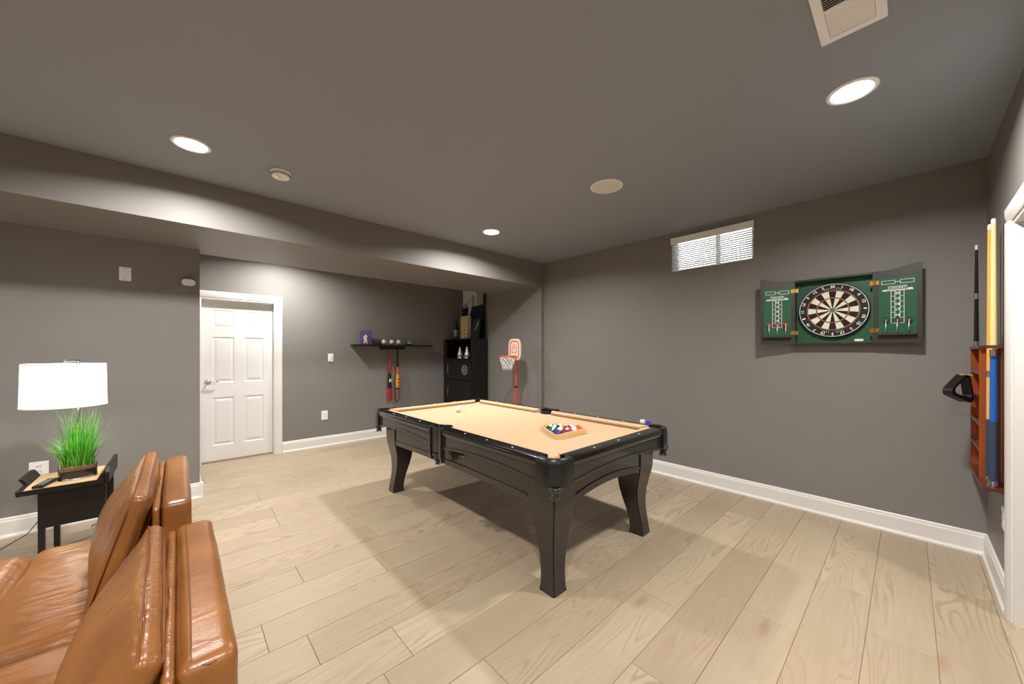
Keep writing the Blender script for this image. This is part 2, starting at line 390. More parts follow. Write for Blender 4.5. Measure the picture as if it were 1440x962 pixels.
# ------------------------------------------------------------------ window and blind
wi = empty('window_1', (D, (WY0+WY1)/2, WZ0)); struct(wi, 'small high basement window behind white slats', 'window')
fr = new()
for q in ((WY0, WY1, WZ0, WZ0+.03), (WY0, WY1, WZ1-.03, WZ1), (WY0, WY0+.03, WZ0, WZ1), (WY1-.03, WY1, WZ0, WZ1)):
    box(D+.075, D+.125, *q, bm=fr)
wpart(wi, 'window_frame', fr, M['trim'])
wpart(wi, 'mullion', box(D+.08, D+.12, 1.30, 1.335, WZ0+.03, WZ1-.03), M['trim'])
wpart(wi, 'pane', box(D+.095, D+.101, WY0+.03, 1.30, WZ0+.03, WZ1-.03), M['glassm'])
wpart(wi, 'pane', box(D+.095, D+.101, 1.335, WY1-.03, WZ0+.03, WZ1-.03), M['glassm'])
bl = empty('window_blind', (D-.01, (WY0+WY1)/2, WZ1)); tag(bl, 'white horizontal slat blind hanging in the high window', 'blind')
wpart(bl, 'valance', box(D-.022, D-.006, WY0-.006, WY1+.006, WZ1-.062, WZ1+.006, .003), M['plastic'])
wpart(bl, 'head_rail', box(D-.005, D+.04, WY0+.004, WY1-.004, WZ1-.045, WZ1-.004), M['plastic'])
M['slat'] = bpy.data.materials.new('translucent_white_slat'); M['slat'].use_nodes = True
_n = M['slat'].node_tree; _p = _n.nodes['Principled BSDF']; _p.inputs['Base Color'].default_value = srgb(240, 240, 238); _p.inputs['Roughness'].default_value = .5
_t = _n.nodes.new('ShaderNodeBsdfTranslucent'); _t.inputs[0].default_value = srgb(240, 240, 236); _m = _n.nodes.new('ShaderNodeMixShader'); _m.inputs[0].default_value = .45
_n.links.new(_p.outputs[0], _m.inputs[1]); _n.links.new(_t.outputs[0], _m.inputs[2]); _n.links.new(_m.outputs[0], _n.nodes['Material Output'].inputs[0])
sl = None
for i in range(13):
    z = WZ1-.076-i*.0208
    b = prism([(-.0175, -.0062), (-.006, -.0012), (.006, .0018), (.0175, .0052), (.0175, .0062), (.006, .0028), (-.006, -.0002), (-.0175, -.0052)], 'y', -(WY1-WY0)/2+.006, (WY1-WY0)/2-.006)
    if sl is None: o = sl = meshobj('slat', b, M['slat'], bl)
    else: o = sl.copy(); link(o)
    o.parent = bl; o.location = (.022, 0, z-WZ1); o.rotation_euler = (0, math.radians(-21), 0)
wpart(bl, 'bottom_rail', box(D-.006, D+.03, WY0+.006, WY1-.006, WZ0+.004, WZ0+.016, .002), M['plastic'])
for y in (WY0+.1, (WY0+WY1)/2, WY1-.1): wpart(bl, 'ladder_cord', tube([(D-.007, y, WZ1-.06), (D-.007, y, WZ0+.014)], .0012, 5), M['plastic'])

# ------------------------------------------------------------------ ceiling fittings
def can_light(x, y, label, watts=CAN_WATTS):
    t = empty('recessed_light', (x, y, ZC)); tag(t, label, 'ceiling light', 'recessed ceiling lights')
    meshobj('trim_ring', lathe([(.078, 0), (.100, 0), (.100, -.004), (.092, -.009), (.080, -.007), (.078, -.001), (.078, 0)], 40, caps=False), M['plastic'], t, True)
    meshobj('lens', lathe([(0, -.0035), (.079, -.0035), (.079, -.0005), (0, -.0005)], 36), M['emissive'], t)
    ld = bpy.data.lights.new('bulb', 'AREA'); ld.shape = 'DISK'; ld.size = .15; ld.energy = watts; ld.color = CAN_COLOR; ld.spread = math.radians(160)
    lo = bpy.data.objects.new('bulb', ld); link(lo); lo.parent = t; lo.location = (0, 0, -.011)
    return t
can_light(.061, 3.042, 'lit round ceiling light beside the smoke detector')
can_light(2.48, .19, 'lit round ceiling light next to the air vent')
can_light(2.497, 3.05, 'lit round ceiling light nearest the soffit corner')
can_light(.06, .19, 'round ceiling light above the camera out of view')
can_light(-2.36, 3.04, 'round ceiling light over the left of the room out of view')
can_light(-2.36, .19, 'round ceiling light behind the sofa out of view')
can_light(.06, -2.4, 'unseen ceiling light added behind the camera for frontal light')  # added behind the camera to light the room from the front
can_light(-2.36, -2.4, 'unseen ceiling light added in the rear corner for frontal light')  # second added light of the rear row, also for frontal fill
can_light(.98, 5.12, 'round ceiling light hidden above the alcove by the door')
can_light(2.6, -1.0, 'round ceiling light in the hall out of view', 20)
sm = empty('smoke_detector', (.548, 3.071, ZC)); tag(sm, 'white round smoke detector on the ceiling', 'smoke detector')
meshobj('mount', lathe([(0, 0), (.062, 0), (.064, -.008), (.06, -.012), (0, -.012)], 32), M['plastic'], sm, .6)
so_ = meshobj('body', lathe([(.058, -.012), (.060, -.018), (.057, -.036), (.05, -.043), (0, -.045)], 32), M['plastic'], sm, .7)
vents = new()
for i in range(28):
    a = 2*PI*i/28; xf(box(-.0022, .0022, .0585, .0612, -.033, -.02, bm=None), R(a, 'Z')); merge(vents, xf(box(-.0022, .0022, .0575, .0605, -.032, -.02), R(a, 'Z')))
meshobj('vent_slots', vents, M['cab'], so_)
meshobj('test_button', lathe([(0, -.045), (.014, -.045), (.013, -.049), (0, -.049)], 16), M['plastic'], sm)
meshobj('warning_mark', xf(box(-.016, .016, -.006, .006, -.0012, .0), T(-.02, -.028, -.0442)), mat('yellow_print', srgb(225, 205, 70), .5), so_)
sp = empty('ceiling_speaker', (2.481, 1.603, ZC)); tag(sp, 'white round in-ceiling speaker above the pool table', 'speaker')
meshobj('rim', lathe([(.112, 0), (.124, 0), (.124, -.004), (.118, -.007), (.112, -.006), (.112, 0)], 40, caps=False), M['plastic'], sp, True)
meshobj('grille', lathe([(0, -.005), (.06, -.0048), (.112, -.004), (.112, -.001), (0, -.001)], 40), mat('perforated_white_grille', srgb(222, 220, 214), .6, noise_amt=.12, noise_scale=900, bump=.4, bump_scale=900), sp)
ve = empty('air_vent', (1.82, .15, ZC)); tag(ve, 'white louvred air vent in the ceiling', 'vent')
VX0, VX1, VY0, VY1 = -.195, .193, -.098, .098
fv = new()
for q in ((VX0, VX1, VY0, VY0+.03), (VX0, VX1, VY1-.03, VY1), (VX0, VX0+.03, VY0+.03, VY1-.03), (VX1-.03, VX1, VY0+.03, VY1-.03)): box(*q, -.01, 0, bm=fv)
meshobj('vent_frame', fv, M['plastic'], ve)
meshobj('duct_shadow', box(VX0+.03, VX1-.03, VY0+.03, VY1-.03, -.002, 0), M['black'], ve)
meshobj('divider', box(-.004, .004, VY0+.03, VY1-.03, -.0105, -.002), M['plastic'], ve)
s0 = None
for i in range(26):
    x = VX0+.037+i*(VX1-VX0-.074)/25
    if abs(x) < .006: continue
    if s0 is None: s0 = o = meshobj('louver', xf(box(-.0050, .0050, VY0+.031, VY1-.031, -.0006, .0006), R(0, 'Y')), M['plastic'], ve)
    else: o = s0.copy(); link(o); o.parent = ve
    o.location = (x, 0, -.0065); o.rotation_euler = (0, math.radians(38 if x > 0 else -38), 0)

# ------------------------------------------------------------------ wall plates
def plate(name, label, cat, loc, rotz, w=.072, h=.115, kind='outlet', group=None):
    t = empty(name, loc, (0, 0, rotz)); tag(t, label, cat, group)       # local: plate in xz plane, faces -y
    meshobj('plate', box(-w/2, w/2, -.006, 0, -h/2, h/2, .002), M['plastic'], t)
    if kind == 'outlet':
        for dz in (-.02, .02):
            f = meshobj('receptacle', box(-.017, .017, -.0085, -.005, dz-.014, dz+.014, .002), M['white'], t)
            sl_ = new()
            for dx in (-.0065, .0065): box(dx-.0012, dx+.0012, -.0089, -.008, dz-.003, dz+.006, bm=sl_)
            meshobj('slots', sl_, M['black'], f)
    elif kind == 'rocker': meshobj('rocker', prism([(-.005, -.033), (-.0085, -.033), (-.012, .0), (-.0085, .033), (-.005, .033)], 'x', -.016, .016), M['white'], t)
    elif kind == 'blank':
        meshobj('screw', xf(disc(.004, .0015, 12), T(0, -.006, h/2-.014) @ R(PI/2, 'X')), M['chrome'], t)
        meshobj('screw', xf(disc(.004, .0015, 12), T(0, -.006, -h/2+.014) @ R(PI/2, 'X')), M['chrome'], t)
    return t
plate('light_switch', 'white light switch on the back wall left of the shelf', 'switch', (1.651, W-.0005, 1.286), 0, kind='rocker')
plate('wall_outlet', 'white outlet on the back wall above the baseboard', 'outlet', (1.568, W-.0005, .45), 0, .085, .13)
plate('wall_outlet', 'white outlet behind the black side table', 'outlet', (-.782, LW-.0005, .475), 0, .095, .11)
plate('wall_plate', 'white blank plate high on the lamp wall', 'wall plate', (-.33, LW-.0005, 2.028), 0, .072, .115, 'blank')
plate('wall_outlet', 'white outlet below the cue rack', 'outlet', (3.345, RW+.0005, .45), PI, .075, .12)
ms = empty('motion_sensor', (.071, LW-.0005, 2.003)); tag(ms, 'white pill shaped sensor near the alcove corner', 'sensor')
meshobj('bracket', box(-.02, .02, -.02, 0, -.018, .018, .003), M['black'], ms)
pts = [(.03*math.cos(a)+(.018 if math.cos(a) >= 0 else -.018), .028*math.sin(a)) for a in [2*PI*i/28 for i in range(28)]]
meshobj('sensor_body', prism(pts, 'y', -.05, -.02), M['plastic'], ms)

# ------------------------------------------------------------------ pool table
PX, PY = 2.085, 2.398
HX, HY, ZT = .665, 1.185, .80
pt = empty('pool_table', (PX, PY, 0)); tag(pt, 'black pool table with tan felt and curved legs', 'pool table')
def P(name, bm, m, parent=None, smooth=False): return meshobj(name, bm, m, parent or pt, smooth)
BED = .765
P('slate_bed', box(-HX+.06, HX-.06, -HY+.06, HY-.06, BED-.05, BED-.002), M['black'])
P('cloth', box(-HX+.085, HX-.085, -HY+.085, HY-.085, BED-.002, BED), M['felt'])
CG, SG = .135, .075   # pocket gaps at corners / at the sides
def rail_prof():      # d = distance from the outer edge inward, z
    return [(.004, ZT-.045), (0, ZT-.035), (.0, ZT-.014), (.006, ZT-.005), (.016, ZT-.001), (.088, ZT), (.088, ZT-.045)]
cush = [(.088, ZT-.0005), (.098, ZT), (.136, ZT-.006), (.142, ZT-.012), (.128, BED+.003), (.088, BED+.001)]
def rail(side, a, b, bev0, bev1):
    """side: 'x-','x+','y-','y+'; a..b along; bev: extra length of the outer end of the cushion"""
    def place(bm):
        for v in bm.verts:
            d, u, z = v.co
            v.co = {'x-': (-HX+d, u, z), 'x+': (HX-d, u, z), 'y-': (u, -HY+d, z), 'y+': (u, HY-d, z)}[side]
        return bm
    r_ = P('rail', place(prism([(p[0], p[1]) for p in rail_prof()], 'y', a, b)), M['rail'], None, .6)
    c = bmesh.new(); A = []; B = []
    for d, z in cush:
        k = (d-.088)/.054
        A.append(c.verts.new((d, a+bev0*k, z))); B.append(c.verts.new((d, b-bev1*k, z)))
    c.faces.new(A); c.faces.new(B[::-1])
    for i in range(len(cush)): c.faces.new((A[i], B[i], B[(i+1) % len(cush)], A[(i+1) % len(cush)]))
    P('cushion', place(c), M['felt'], r_)
    for i in range(1, 4):
        u = a+(b-a)*i/4
        s = xf(lathe([(0, 0), (.0065, 0), (.0065, .0012), (0, .0012)], 12), T(0, 0, 0))
        for v in s.verts: v.co = Vector((v.co.x+.046, v.co.y+u, v.co.z+ZT-.0006))
        P('sight', place(s), M['sight'], r_)
    # fascia below the rail with an arched lower edge
    us = [a+(b-a)*i/14 for i in range(15)]; mid = (a+b)/2; hl = (b-a)/2
    lo = lambda u: .662+.030*(1-((u-mid)/hl)**2)
    f = arch_strip(us, lo, lambda u: ZT-.046, 'x', .016, .05)
    P('fascia', place(f), M['blackwood'])
    f2 = arch_strip(us, lambda u: lo(u)-.012, lambda u: lo(u)+.004, 'x', .008, .05)
    P('fascia_bead', place(f2), M['blackwood'])
for s in ('x-', 'x+'):
    rail(s, -HY+CG, -SG, .05, .03); rail(s, SG, HY-CG, .03, .05)
for s in ('y-', 'y+'): rail(s, -HX+CG, HX-CG, .05, .05)
# body aprons
AX, AY = HX-.085, HY-.085
def apron(side):
    L_ = AY-.05 if side[0] == 'x' else AX-.05
    us = [-L_+2*L_*i/24 for i in range(25)]
    rise = .018 if side[0] == 'x' else .05
    lo = lambda u: .478+rise*max(0, 1-(u/(L_-.10))**2)
    def place(bm):
        for v in bm.verts:
            d, u, z = v.co
            v.co = {'x-': (-AX+d, u, z), 'x+': (AX-d, u, z), 'y-': (u, -AY+d, z), 'y+': (u, AY-d, z)}[side]
        return bm
    a_ = P('apron', place(arch_strip(us, lo, lambda u: .72, 'x', .018, .05)), M['blackwood'])
    us2 = us[2:-2]
    P('apron_bead', place(arch_strip(us2, lambda u: lo(u)+.035, lambda u: lo(u)+.045, 'x', .011, .03)), M['blackwood'], a_)
for s in ('x-', 'x+', 'y-', 'y+'): apron(s)
P('cross_beam', box(-AX+.04, AX-.04, -.05, .05, .56, .70), M['black'])
P('ball_return_plate', box(-AX+.014, -AX+.019, -.24, -.17, .60, .612), M['brass'])
# legs: square saber legs, foot kicking outwards
def leg(sx, sy):
    t = bmesh.new(); rings = []
    # z, outer offset, inner offset (from the body corner, inwards)
    prof = [(0, .026, .142), (.03, .028, .135), (.10, .037, .140), (.18, .046, .156), (.26, .048, .176), (.34, .042, .192), (.42, .028, .202), (.48, .015, .204), (.53, .010, .204), (.66, .008, .204), (.715, .008, .204)]
    for z, o_, i_ in prof:
        rings.append([t.verts.new((sx*(AX-a), sy*(AY-b), z)) for a, b in ((o_, o_), (i_, o_), (i_, i_), (o_, i_))])
    for a, b in zip(rings, rings[1:]):
        for k in range(4): t.faces.new((a[k], a[(k+1) % 4], b[(k+1) % 4], b[k]))
    t.faces.new(rings[0]); t.faces.new(rings[-1])
    bmesh.ops.recalc_face_normals(t, faces=t.faces[:])
    vert_e = [e for e in t.edges if abs(e.verts[0].co.z-e.verts[1].co.z) > .01]
    bmesh.ops.bevel(t, geom=vert_e, offset=.006, segments=2, affect='EDGES')
    P('leg', t, M['blackwood'], None, .5)
for sx in (-1, 1):
    for sy in (-1, 1): leg(sx, sy)
# pockets
def net(root, cx, cy, z0, r, h):
    nb = new()
    for i in range(9):
        a = 2*PI*i/9
        for tw in (-1, 1):
            pts = [(cx+r*(1-.45*k)*math.cos(a+tw*k*.9), cy+r*(1-.45*k)*math.sin(a+tw*k*.9), z0-h*k) for k in (0, .33, .66, 1)]
            tube(pts, .0042, 5, nb)
    for k in (.0, .5, 1.):
        pts = [(cx+r*(1-.45*k)*math.cos(2*PI*i/18), cy+r*(1-.45*k)*math.sin(2*PI*i/18), z0-h*k) for i in range(19)]
        tube(pts, .0045, 5, nb)
    P('pocket_net', nb, M['netgloss'], root, True)
    fb = new()
    for i in range(14):
        a = 2*PI*i/14; q = .008+.006*(i % 2)
        tube([(cx+q*math.cos(a), cy+q*math.sin(a), z0-h+.004), (cx+(q+.012)*math.cos(a), cy+(q+.012)*math.sin(a), z0-h-.030)], .0035, 4, fb)
    P('tassel', fb, M['netgloss'], root, True)
def corner_pocket(sx, sy):
    # leather cap wrapping the corner
    outer = []; inner = []
    c = .098; ro, ri = .098, .066
    outer.append((CG+.004, -.004)); inner.append((CG+.004, .045))
    for i in range(13):
        a = PI/2+ (PI/2)*i/12
        outer.append((c+ (ro+.004)*math.cos(a), c-(ro+.004)*math.sin(a)))
        inner.append((c+ri*math.cos(a), c-ri*math.sin(a)))
    outer.append((-.004, CG+.004)); inner.append((.045, CG+.004))
    t = bmesh.new()
    lv = [(.655, 0.), (.662, -.004), (ZT-.03, -.002), (ZT-.004, .002), (ZT+.004, .010)]
    O = []; 
    for z, ins in lv:
        row = []
        for (ox, oy), (ix, iy) in zip(outer, inner):
            d = Vector((ix-ox, iy-oy)); d.normalize(); row.append(t.verts.new((sx*(HX-ox-d.x*ins), sy*(HY-oy-d.y*ins), z)))
        O.append(row)
    I = [[t.verts.new((sx*(HX-ix), sy*(HY-iy), z)) for ix, iy in inner] for z in (ZT+.002, .655)]
    rows_ = O+I+[O[0]]
    for a, b in zip(rows_, rows_[1:]):
        for k in range(len(a)-1): t.faces.new((a[k], a[k+1], b[k+1], b[k]))
    t.faces.new([r_[0] for r_ in O+I]); t.faces.new([r_[-1] for r_ in O+I][::-1])
    pk = P('corner_pocket', t, M['leather_black'], None, .7)
    P('pocket_floor', xf(disc(.075, .01, 20), T(sx*(HX-.098), sy*(HY-.098), .66)), M['black'], pk)
    P('cloth_edge', xf(box(-.055, .055, -.012, .012, BED-.025, BED+.001), T(sx*(HX-.152), sy*(HY-.152), 0) @ R(-sx*sy*PI/4, 'Z')), M['felt'], pk)
    net(pk, sx*(HX-.043), sy*(HY-.043), .654, .036, .040)
for sx in (-1, 1):
    for sy in (-1, 1): corner_pocket(sx, sy)
def side_pocket(sx):
    t = bmesh.new(); n = 12; O = []; I = []
    # collar: half ring opening to the cloth
    outer = [(0., -SG), (0., -SG+.002)]+[(.0-.0*i, -SG+2*SG*i/n) for i in range(1, n)]+[(0., SG)]
    bm = new()
    pk = P('side_pocket', box(sx*(HX-.002), sx*(HX-.03), -SG+.001, SG-.001, .60, ZT+.001, .006, 2), M['leather_black'], None, .6)
    P('pocket_well', xf(lathe([(.052, 0), (.052, .15), (.058, .15), (.058, 0), (.052, 0)], 20, caps=False), T(sx*(HX-.09), 0, .648)), M['black'], pk)
    P('pocket_lip', xf(prism([(.062*math.cos(PI*i/16), .062*math.sin(PI*i/16)) for i in range(17)]+[(.048*math.cos(PI*i/16), .048*math.sin(PI*i/16)) for i in range(16, -1, -1)], 'z', ZT-.03, ZT+.003), T(sx*(HX-.09), 0, 0) @ R(-sx*PI/2, 'Z')), M['leather_black'], pk)
    for s in (-1, 1): P('pocket_iron', prism([(HX-.004, .55), (HX+.008, .60), (HX+.008, ZT-.01), (HX-.002, ZT+.003), (HX-.03, ZT+.003), (HX-.03, .55)], 'y', s*(SG+.0)-.011, s*(SG+.0)+.011) if sx > 0 else prism([(-HX+.004, .55), (-HX-.008, .60), (-HX-.008, ZT-.01), (-HX+.002, ZT+.003), (-HX+.03, ZT+.003), (-HX+.03, .55)], 'y', s*SG-.011, s*SG+.011), M['blackwood'], pk)
    net(pk, sx*(HX-.03), 0, .60, .045, .05)
for sx in (-1, 1): side_pocket(sx)

# balls
BR = .0286
def ball_mesh(name, col, stripe):
    b = new(); bmesh.ops.create_uvsphere(b, u_segments=20, v_segments=14, radius=BR)
    me = bpy.data.meshes.new(name); b.to_mesh(me); b.free(); me.materials.append(M['white']); me.materials.append(mat(name, col, .12, coat=.4))
    for p in me.polygons:
        p.use_smooth = True; c = p.center.normalized(); p.material_index = 1 if ((abs(c.z) < .58) if stripe else (c.z < .93)) else 0
    return me
BC = {'yellow': srgb(238, 186, 24), 'blue': srgb(24, 60, 160), 'red': srgb(200, 22, 30), 'purple': srgb(66, 34, 140), 'orange': srgb(232, 84, 36), 'green': srgb(18, 110, 78), 'maroon': srgb(120, 20, 34), 'black': srgb(14, 14, 14)}
rowsb = [[('yellow', 0)], [('blue', 1), ('blue', 0)], [('green', 1), ('black', 0), ('yellow', 1)], [('green', 0), ('red', 1), ('maroon', 0), ('purple', 1)], [('purple', 0), ('maroon', 1), ('red', 0), ('orange', 1), ('orange', 0)]]
TCX, TCY = 2.075, 1.86          # apex ball
dsp = 2*BR+.0008
for i, rw in enumerate(rowsb):
    for j, (cn, st) in enumerate(rw):
        x = TCX+(j-i/2)*dsp; y = TCY-i*dsp*.866
        o = meshobj('pool_ball', ball_mesh(cn+('_striped' if st else '_solid')+'_ball', BC[cn], st), None, None, False, (x, y, BED+BR), (rnd.uniform(-1, 1), rnd.uniform(-1, 1), rnd.uniform(0, 6)))
        tag(o, ('white pool ball with a %s stripe in the wooden triangle' if st else 'solid %s pool ball in the wooden triangle') % cn, 'pool ball', 'racked pool balls')
o = meshobj('cue_ball', ball_mesh('cue_ball_white', srgb(240, 236, 226), 0), None, None, False, (2.07, 3.05, BED+BR)); tag(o, 'white cue ball alone on the tan felt', 'pool ball')
tr = empty('triangle_rack', (TCX, TCY-2*dsp*.866, BED)); tag(tr, 'pale wooden triangle rack around the pool balls', 'ball rack')
cy_ = 4*dsp*.866
apex = Vector((TCX, TCY+2*BR+.004)); rin = BR+.003
A3 = [Vector((TCX, TCY)), Vector((TCX-2*dsp, TCY-cy_)), Vector((TCX+2*dsp, TCY-cy_))]
cen = (A3[0]+A3[1]+A3[2])/3
def grow(v, k): return v+(v-cen).normalized()*k
inn = [grow(v, rin*2) for v in A3]; out = [grow(v, rin*2+.018) for v in A3]
for i in range(3):
    j = (i+1) % 3
    ei = (inn[j]-inn[i]).normalized()
    poly = [tuple(inn[i]+ei*.022), tuple(inn[j]-ei*.022), tuple(out[j]-ei*.030), tuple(out[i]+ei*.030)]
    b = prism(poly, 'z', BED+.0005, BED+.034); wpart(tr, 'rack_bar', b, M['pine'])
    ek = (inn[(i+2) % 3]-inn[i]).normalized()
    wpart(tr, 'rack_corner', prism([tuple(inn[i]+ei*.0222), tuple(out[i]+ei*.0302), tuple(out[i]+ek*.0302), tuple(inn[i]+ek*.0222)], 'z', BED+.0005, BED+.034), M['pine'])
def chalk(x, y, rz, label, m, cm):
    t = empty('chalk_cube', (x, y, ZT), (0, 0, rz)); tag(t, label, 'chalk', 'billiard chalk cubes')
    meshobj('chalk_body', box(-.016, .016, -.016, .016, .0005, .027, .002), m, t)
    meshobj('chalk_face', xf(lathe([(0, .0275), (.006, .0272), (.012, .0278), (.012, .0265), (0, .0265)], 12), T(0, 0, 0)), cm, t)
cpur = mat('purple_chalk', srgb(86, 60, 190), .8)
chalk(PX+HX-.03, PY-HY+.215, .2, 'white chalk cube on the far table rail', M['plastic'], M['plastic'])
chalk(PX+HX-.03, PY-HY+.165, .6, 'purple chalk cube on the far table rail', cpur, cpur)

# ------------------------------------------------------------------ dartboard cabinet
CBY0, CBY1, CBZ0, CBZ1, CBX = .18, .653, 1.445, 1.965, D-.085
dc = empty('dartboard_cabinet', (D, (CBY0+CBY1)/2, CBZ0)); tag(dc, 'open dartboard cabinet with green score boards on the wall', 'dartboard cabinet')
def C(name, bm, m, parent=None, smooth=False): return wpart(dc, name, bm, m, parent, smooth)
C('back_panel', box(D-.016, D-.001, CBY0, CBY1, CBZ0, CBZ1), M['green'])
C('side_panel', box(CBX, D-.001, CBY0-.012, CBY0, CBZ0-.012, CBZ1+.012, .0015), M['cab'])
C('side_panel', box(CBX, D-.001, CBY1, CBY1+.012, CBZ0-.012, CBZ1+.012, .0015), M['cab'])
C('top_panel', box(CBX, D-.001, CBY0, CBY1, CBZ1, CBZ1+.012, .0015), M['cab'])
C('bottom_panel', box(CBX, D-.001, CBY0, CBY1, CBZ0-.012, CBZ0, .0015), M['cab'])
for q in ((CBZ1-.003, CBZ1), (CBZ0, CBZ0+.003)): C('green_lining', box(CBX+.002, D-.016, CBY0, CBY1, *q), M['green'])
C('green_lining', box(CBX+.002, D-.016, CBY0, CBY0+.003, CBZ0, CBZ1), M['green'])
C('eraser', box(D-.05, D-.017, CBY0+.055, CBY0+.108, CBZ0+.004, CBZ0+.024, .004), M['white'])
DW = (CBY1-CBY0)/2+.006
dprint = M['paper']
def ogee(u): return 0.+.034*(.5-.5*math.cos(PI*min(1, max(0, (u-.25*DW)/(.75*DW)))))
def cab_door(side, ang):
    """local frame: x = viewer's right, y = into the wall, z up"""
    h = CBZ1-CBZ0; hs = 0. if side == 'R' else DW; sg = 1 if side == 'R' else -1
    mtx = (T(CBX-.002, CBY0-.007, CBZ0) @ R(-PI/2-ang, 'Z')) if side == 'R' else (T(CBX-.002, CBY1+.007, CBZ0) @ R(-PI/2+ang, 'Z') @ T(-DW, 0, 0))
    us = [DW*i/16 for i in range(17)]
    root = C('door', xf(arch_strip(us, lambda u: -.012, lambda u: h+.012+ogee(abs(u-hs)), 'y', 0, .018), mtx), M['cab'])
    px0, px1, pz0, pz1 = .024, DW-.024, .05, h-.045
    C('score_board', xf(box(px0, px1, -.003, .001, pz0, pz1), mtx), M['green_gloss'], root)
    pr = new(); cx = (px0+px1)/2
    def ln(x0, x1, z0, z1): box(x0, x1, -.0042, -.003, z0, z1, bm=pr)
    def frame_(x0, x1, z0, z1, t=.0022): ln(x0, x1, z0, z0+t); ln(x0, x1, z1-t, z1); ln(x0, x0+t, z0, z1); ln(x1-t, x1, z0, z1)
    frame_(px0+.014, cx-.012, pz1-.05, pz1-.022, .003); frame_(cx+.012, px1-.014, pz1-.05, pz1-.022, .003); ln(cx-.012, cx+.012, pz1-.038, pz1-.034)
    frame_(cx-.048, cx+.048, pz1-.094, pz1-.066); ln(px0+.018, px1-.018, pz1-.101, pz1-.096); ln(px1-.045, px1-.022, pz1-.096, pz1-.086); ln(px0+.022, px0+.045, pz1-.096, pz1-.090)
    zt = pz1-.101; zb = pz0+.085
    for dx in (-.033, -.013, .013, .033): ln(cx+dx-.0014, cx+dx+.0014, zb, zt)
    n_ = 6
    for i in range(n_+1):
        z = zt-(zt-zb)*i/n_; ln(cx-.033, cx-.013, z-.0012, z+.0012); ln(cx+.013, cx+.033, z-.0012, z+.0012)
    ln(cx-.033, cx+.033, zb-.002, zb+.001)
    C('score_print', xf(pr, mtx), M['paper'], root)
    mt = lambda x, z: T(x, -.0038, z) @ R(PI/2, 'X')
    C('score_heading', xf(text_bm('CRICKET', .0215, mt(cx, pz1-.080), .0004, .0004), mtx), M['paper'], root)
    for i, t_ in enumerate(('20', '19', '18', '17', '16', '15')):
        C('score_number', xf(text_bm(t_, .026, mt(cx, zt-(zt-zb)*(i+.5)/n_), .0004, .0006), mtx), M['paper'], root)
    C('dart_holder', xf(box(px0-.002, px1+.002, -.036, .0, pz0-.004, pz0+.008, .001), mtx), M['cab'], root)
    for zz in (.085, h-.075):
        ex = box(hs-.026, hs+.026, -.0035, -.0003, zz-.016, zz+.016, .001)
        merge(ex, xf(lathe([(0, -.02), (.007, -.02), (.007, .02), (0, .02)], 10), T(hs, -.004, zz)))
        C('hinge', xf(ex, mtx), M['brass'], root)
    return [(mtx @ Vector((px0+(px1-px0)*k, -.022, pz0+.0085))) for k in (.2, .5, .8)]
M['green_gloss'] = mat('green_chalkboard', srgb(36, 92, 62), .3, noise_amt=.05, coat=.2)
dart_spots = cab_door('L', math.radians(14)), cab_door('R', math.radians(4))
def dart(p, label, fm, group):
    t = empty('dart', (p.x, p.y, p.z), (0, 0, 0)); tag(t, label, 'dart', group)
    meshobj('barrel', lathe([(0, .0), (.0012, .003), (.0012, .012), (.0036, .014), (.0036, .045), (.003, .048), (0, .048)], 10), M['chrome'], t, .5)
    meshobj('shaft', lathe([(0, .048), (.0032, .048), (.0026, .105), (0, .105)], 8), M['plastic'], t)
    fb = new()
    for k in range(2):
        merge(fb, xf(prism([(-.003, .078), (-.0165, .096), (-.0165, .112), (-.004, .118), (.004, .118), (.0165, .112), (.0165, .096), (.003, .078)], 'y', -.0004, .0004), R(k*PI/2+PI/4+PI/8, 'Z')))
    meshobj('flight', fb, fm, t)
redf = mat('red_white_flight', srgb(205, 60, 62), .5, noise_amt=.3, noise_scale=90); blkf = mat('black_yellow_flight', srgb(70, 68, 50), .5, noise_amt=.5, noise_scale=120)
for p, w in zip(dart_spots[0], ('left', 'middle', 'right')): dart(p, 'dart with red flights in the left cabinet door, %s one' % w, redf, 'red flight darts')
for p, w in zip(dart_spots[1], ('left', 'middle', 'right')): dart(p, 'dart with dark flights in the right cabinet door, %s one' % w, blkf, 'dark flight darts')
# dartboard
dbd = empty('dartboard', (D-.017, (CBY0+CBY1)/2, (CBZ0+CBZ1)/2+.002), (0, 0, 0)); tag(dbd, 'round bristle dartboard hung inside the open cabinet', 'dartboard')
# local: board faces -x; (a, b) = (viewer right, up) -> (-x.., y=-a, z=b)
BM = R(-PI/2, 'Z') @ R(PI/2, 'X')      # z of the flat shape -> -x of the room, x -> -y, y -> z
def DB(name, bm, m, parent=None, dz=0.): return meshobj(name, xf(bm, BM @ T(0, 0, dz)), m, parent or dbd)
RB = .222
DB('board_body', lathe([(0, 0), (RB-.004, 0), (RB, .004), (RB, .034), (RB-.004, .038), (0, .038)], 64), mat('black_dartboard', srgb(22, 21, 21), .7))
dcream = mat('cream_sisal', srgb(232, 224, 196), .9, noise_amt=.06, noise_scale=200); dblack = mat('black_sisal', srgb(30, 29, 28), .9)
dred = mat('red_sisal', srgb(196, 52, 48), .9); dgreen = mat('green_sisal', srgb(36, 128, 84), .9)
def sector(r0, r1, a0, a1, t=.003, n=4):
    return prism([(r0*math.cos(a0+(a1-a0)*i/n), r0*math.sin(a0+(a1-a0)*i/n)) for i in range(n+1)]+[(r1*math.cos(a1-(a1-a0)*i/n), r1*math.sin(a1-(a1-a0)*i/n)) for i in range(n+1)], 'z', 0, t)
nums = [20, 1, 18, 4, 13, 6, 10, 15, 2, 17, 3, 19, 7, 16, 8, 11, 14, 9, 12, 5]
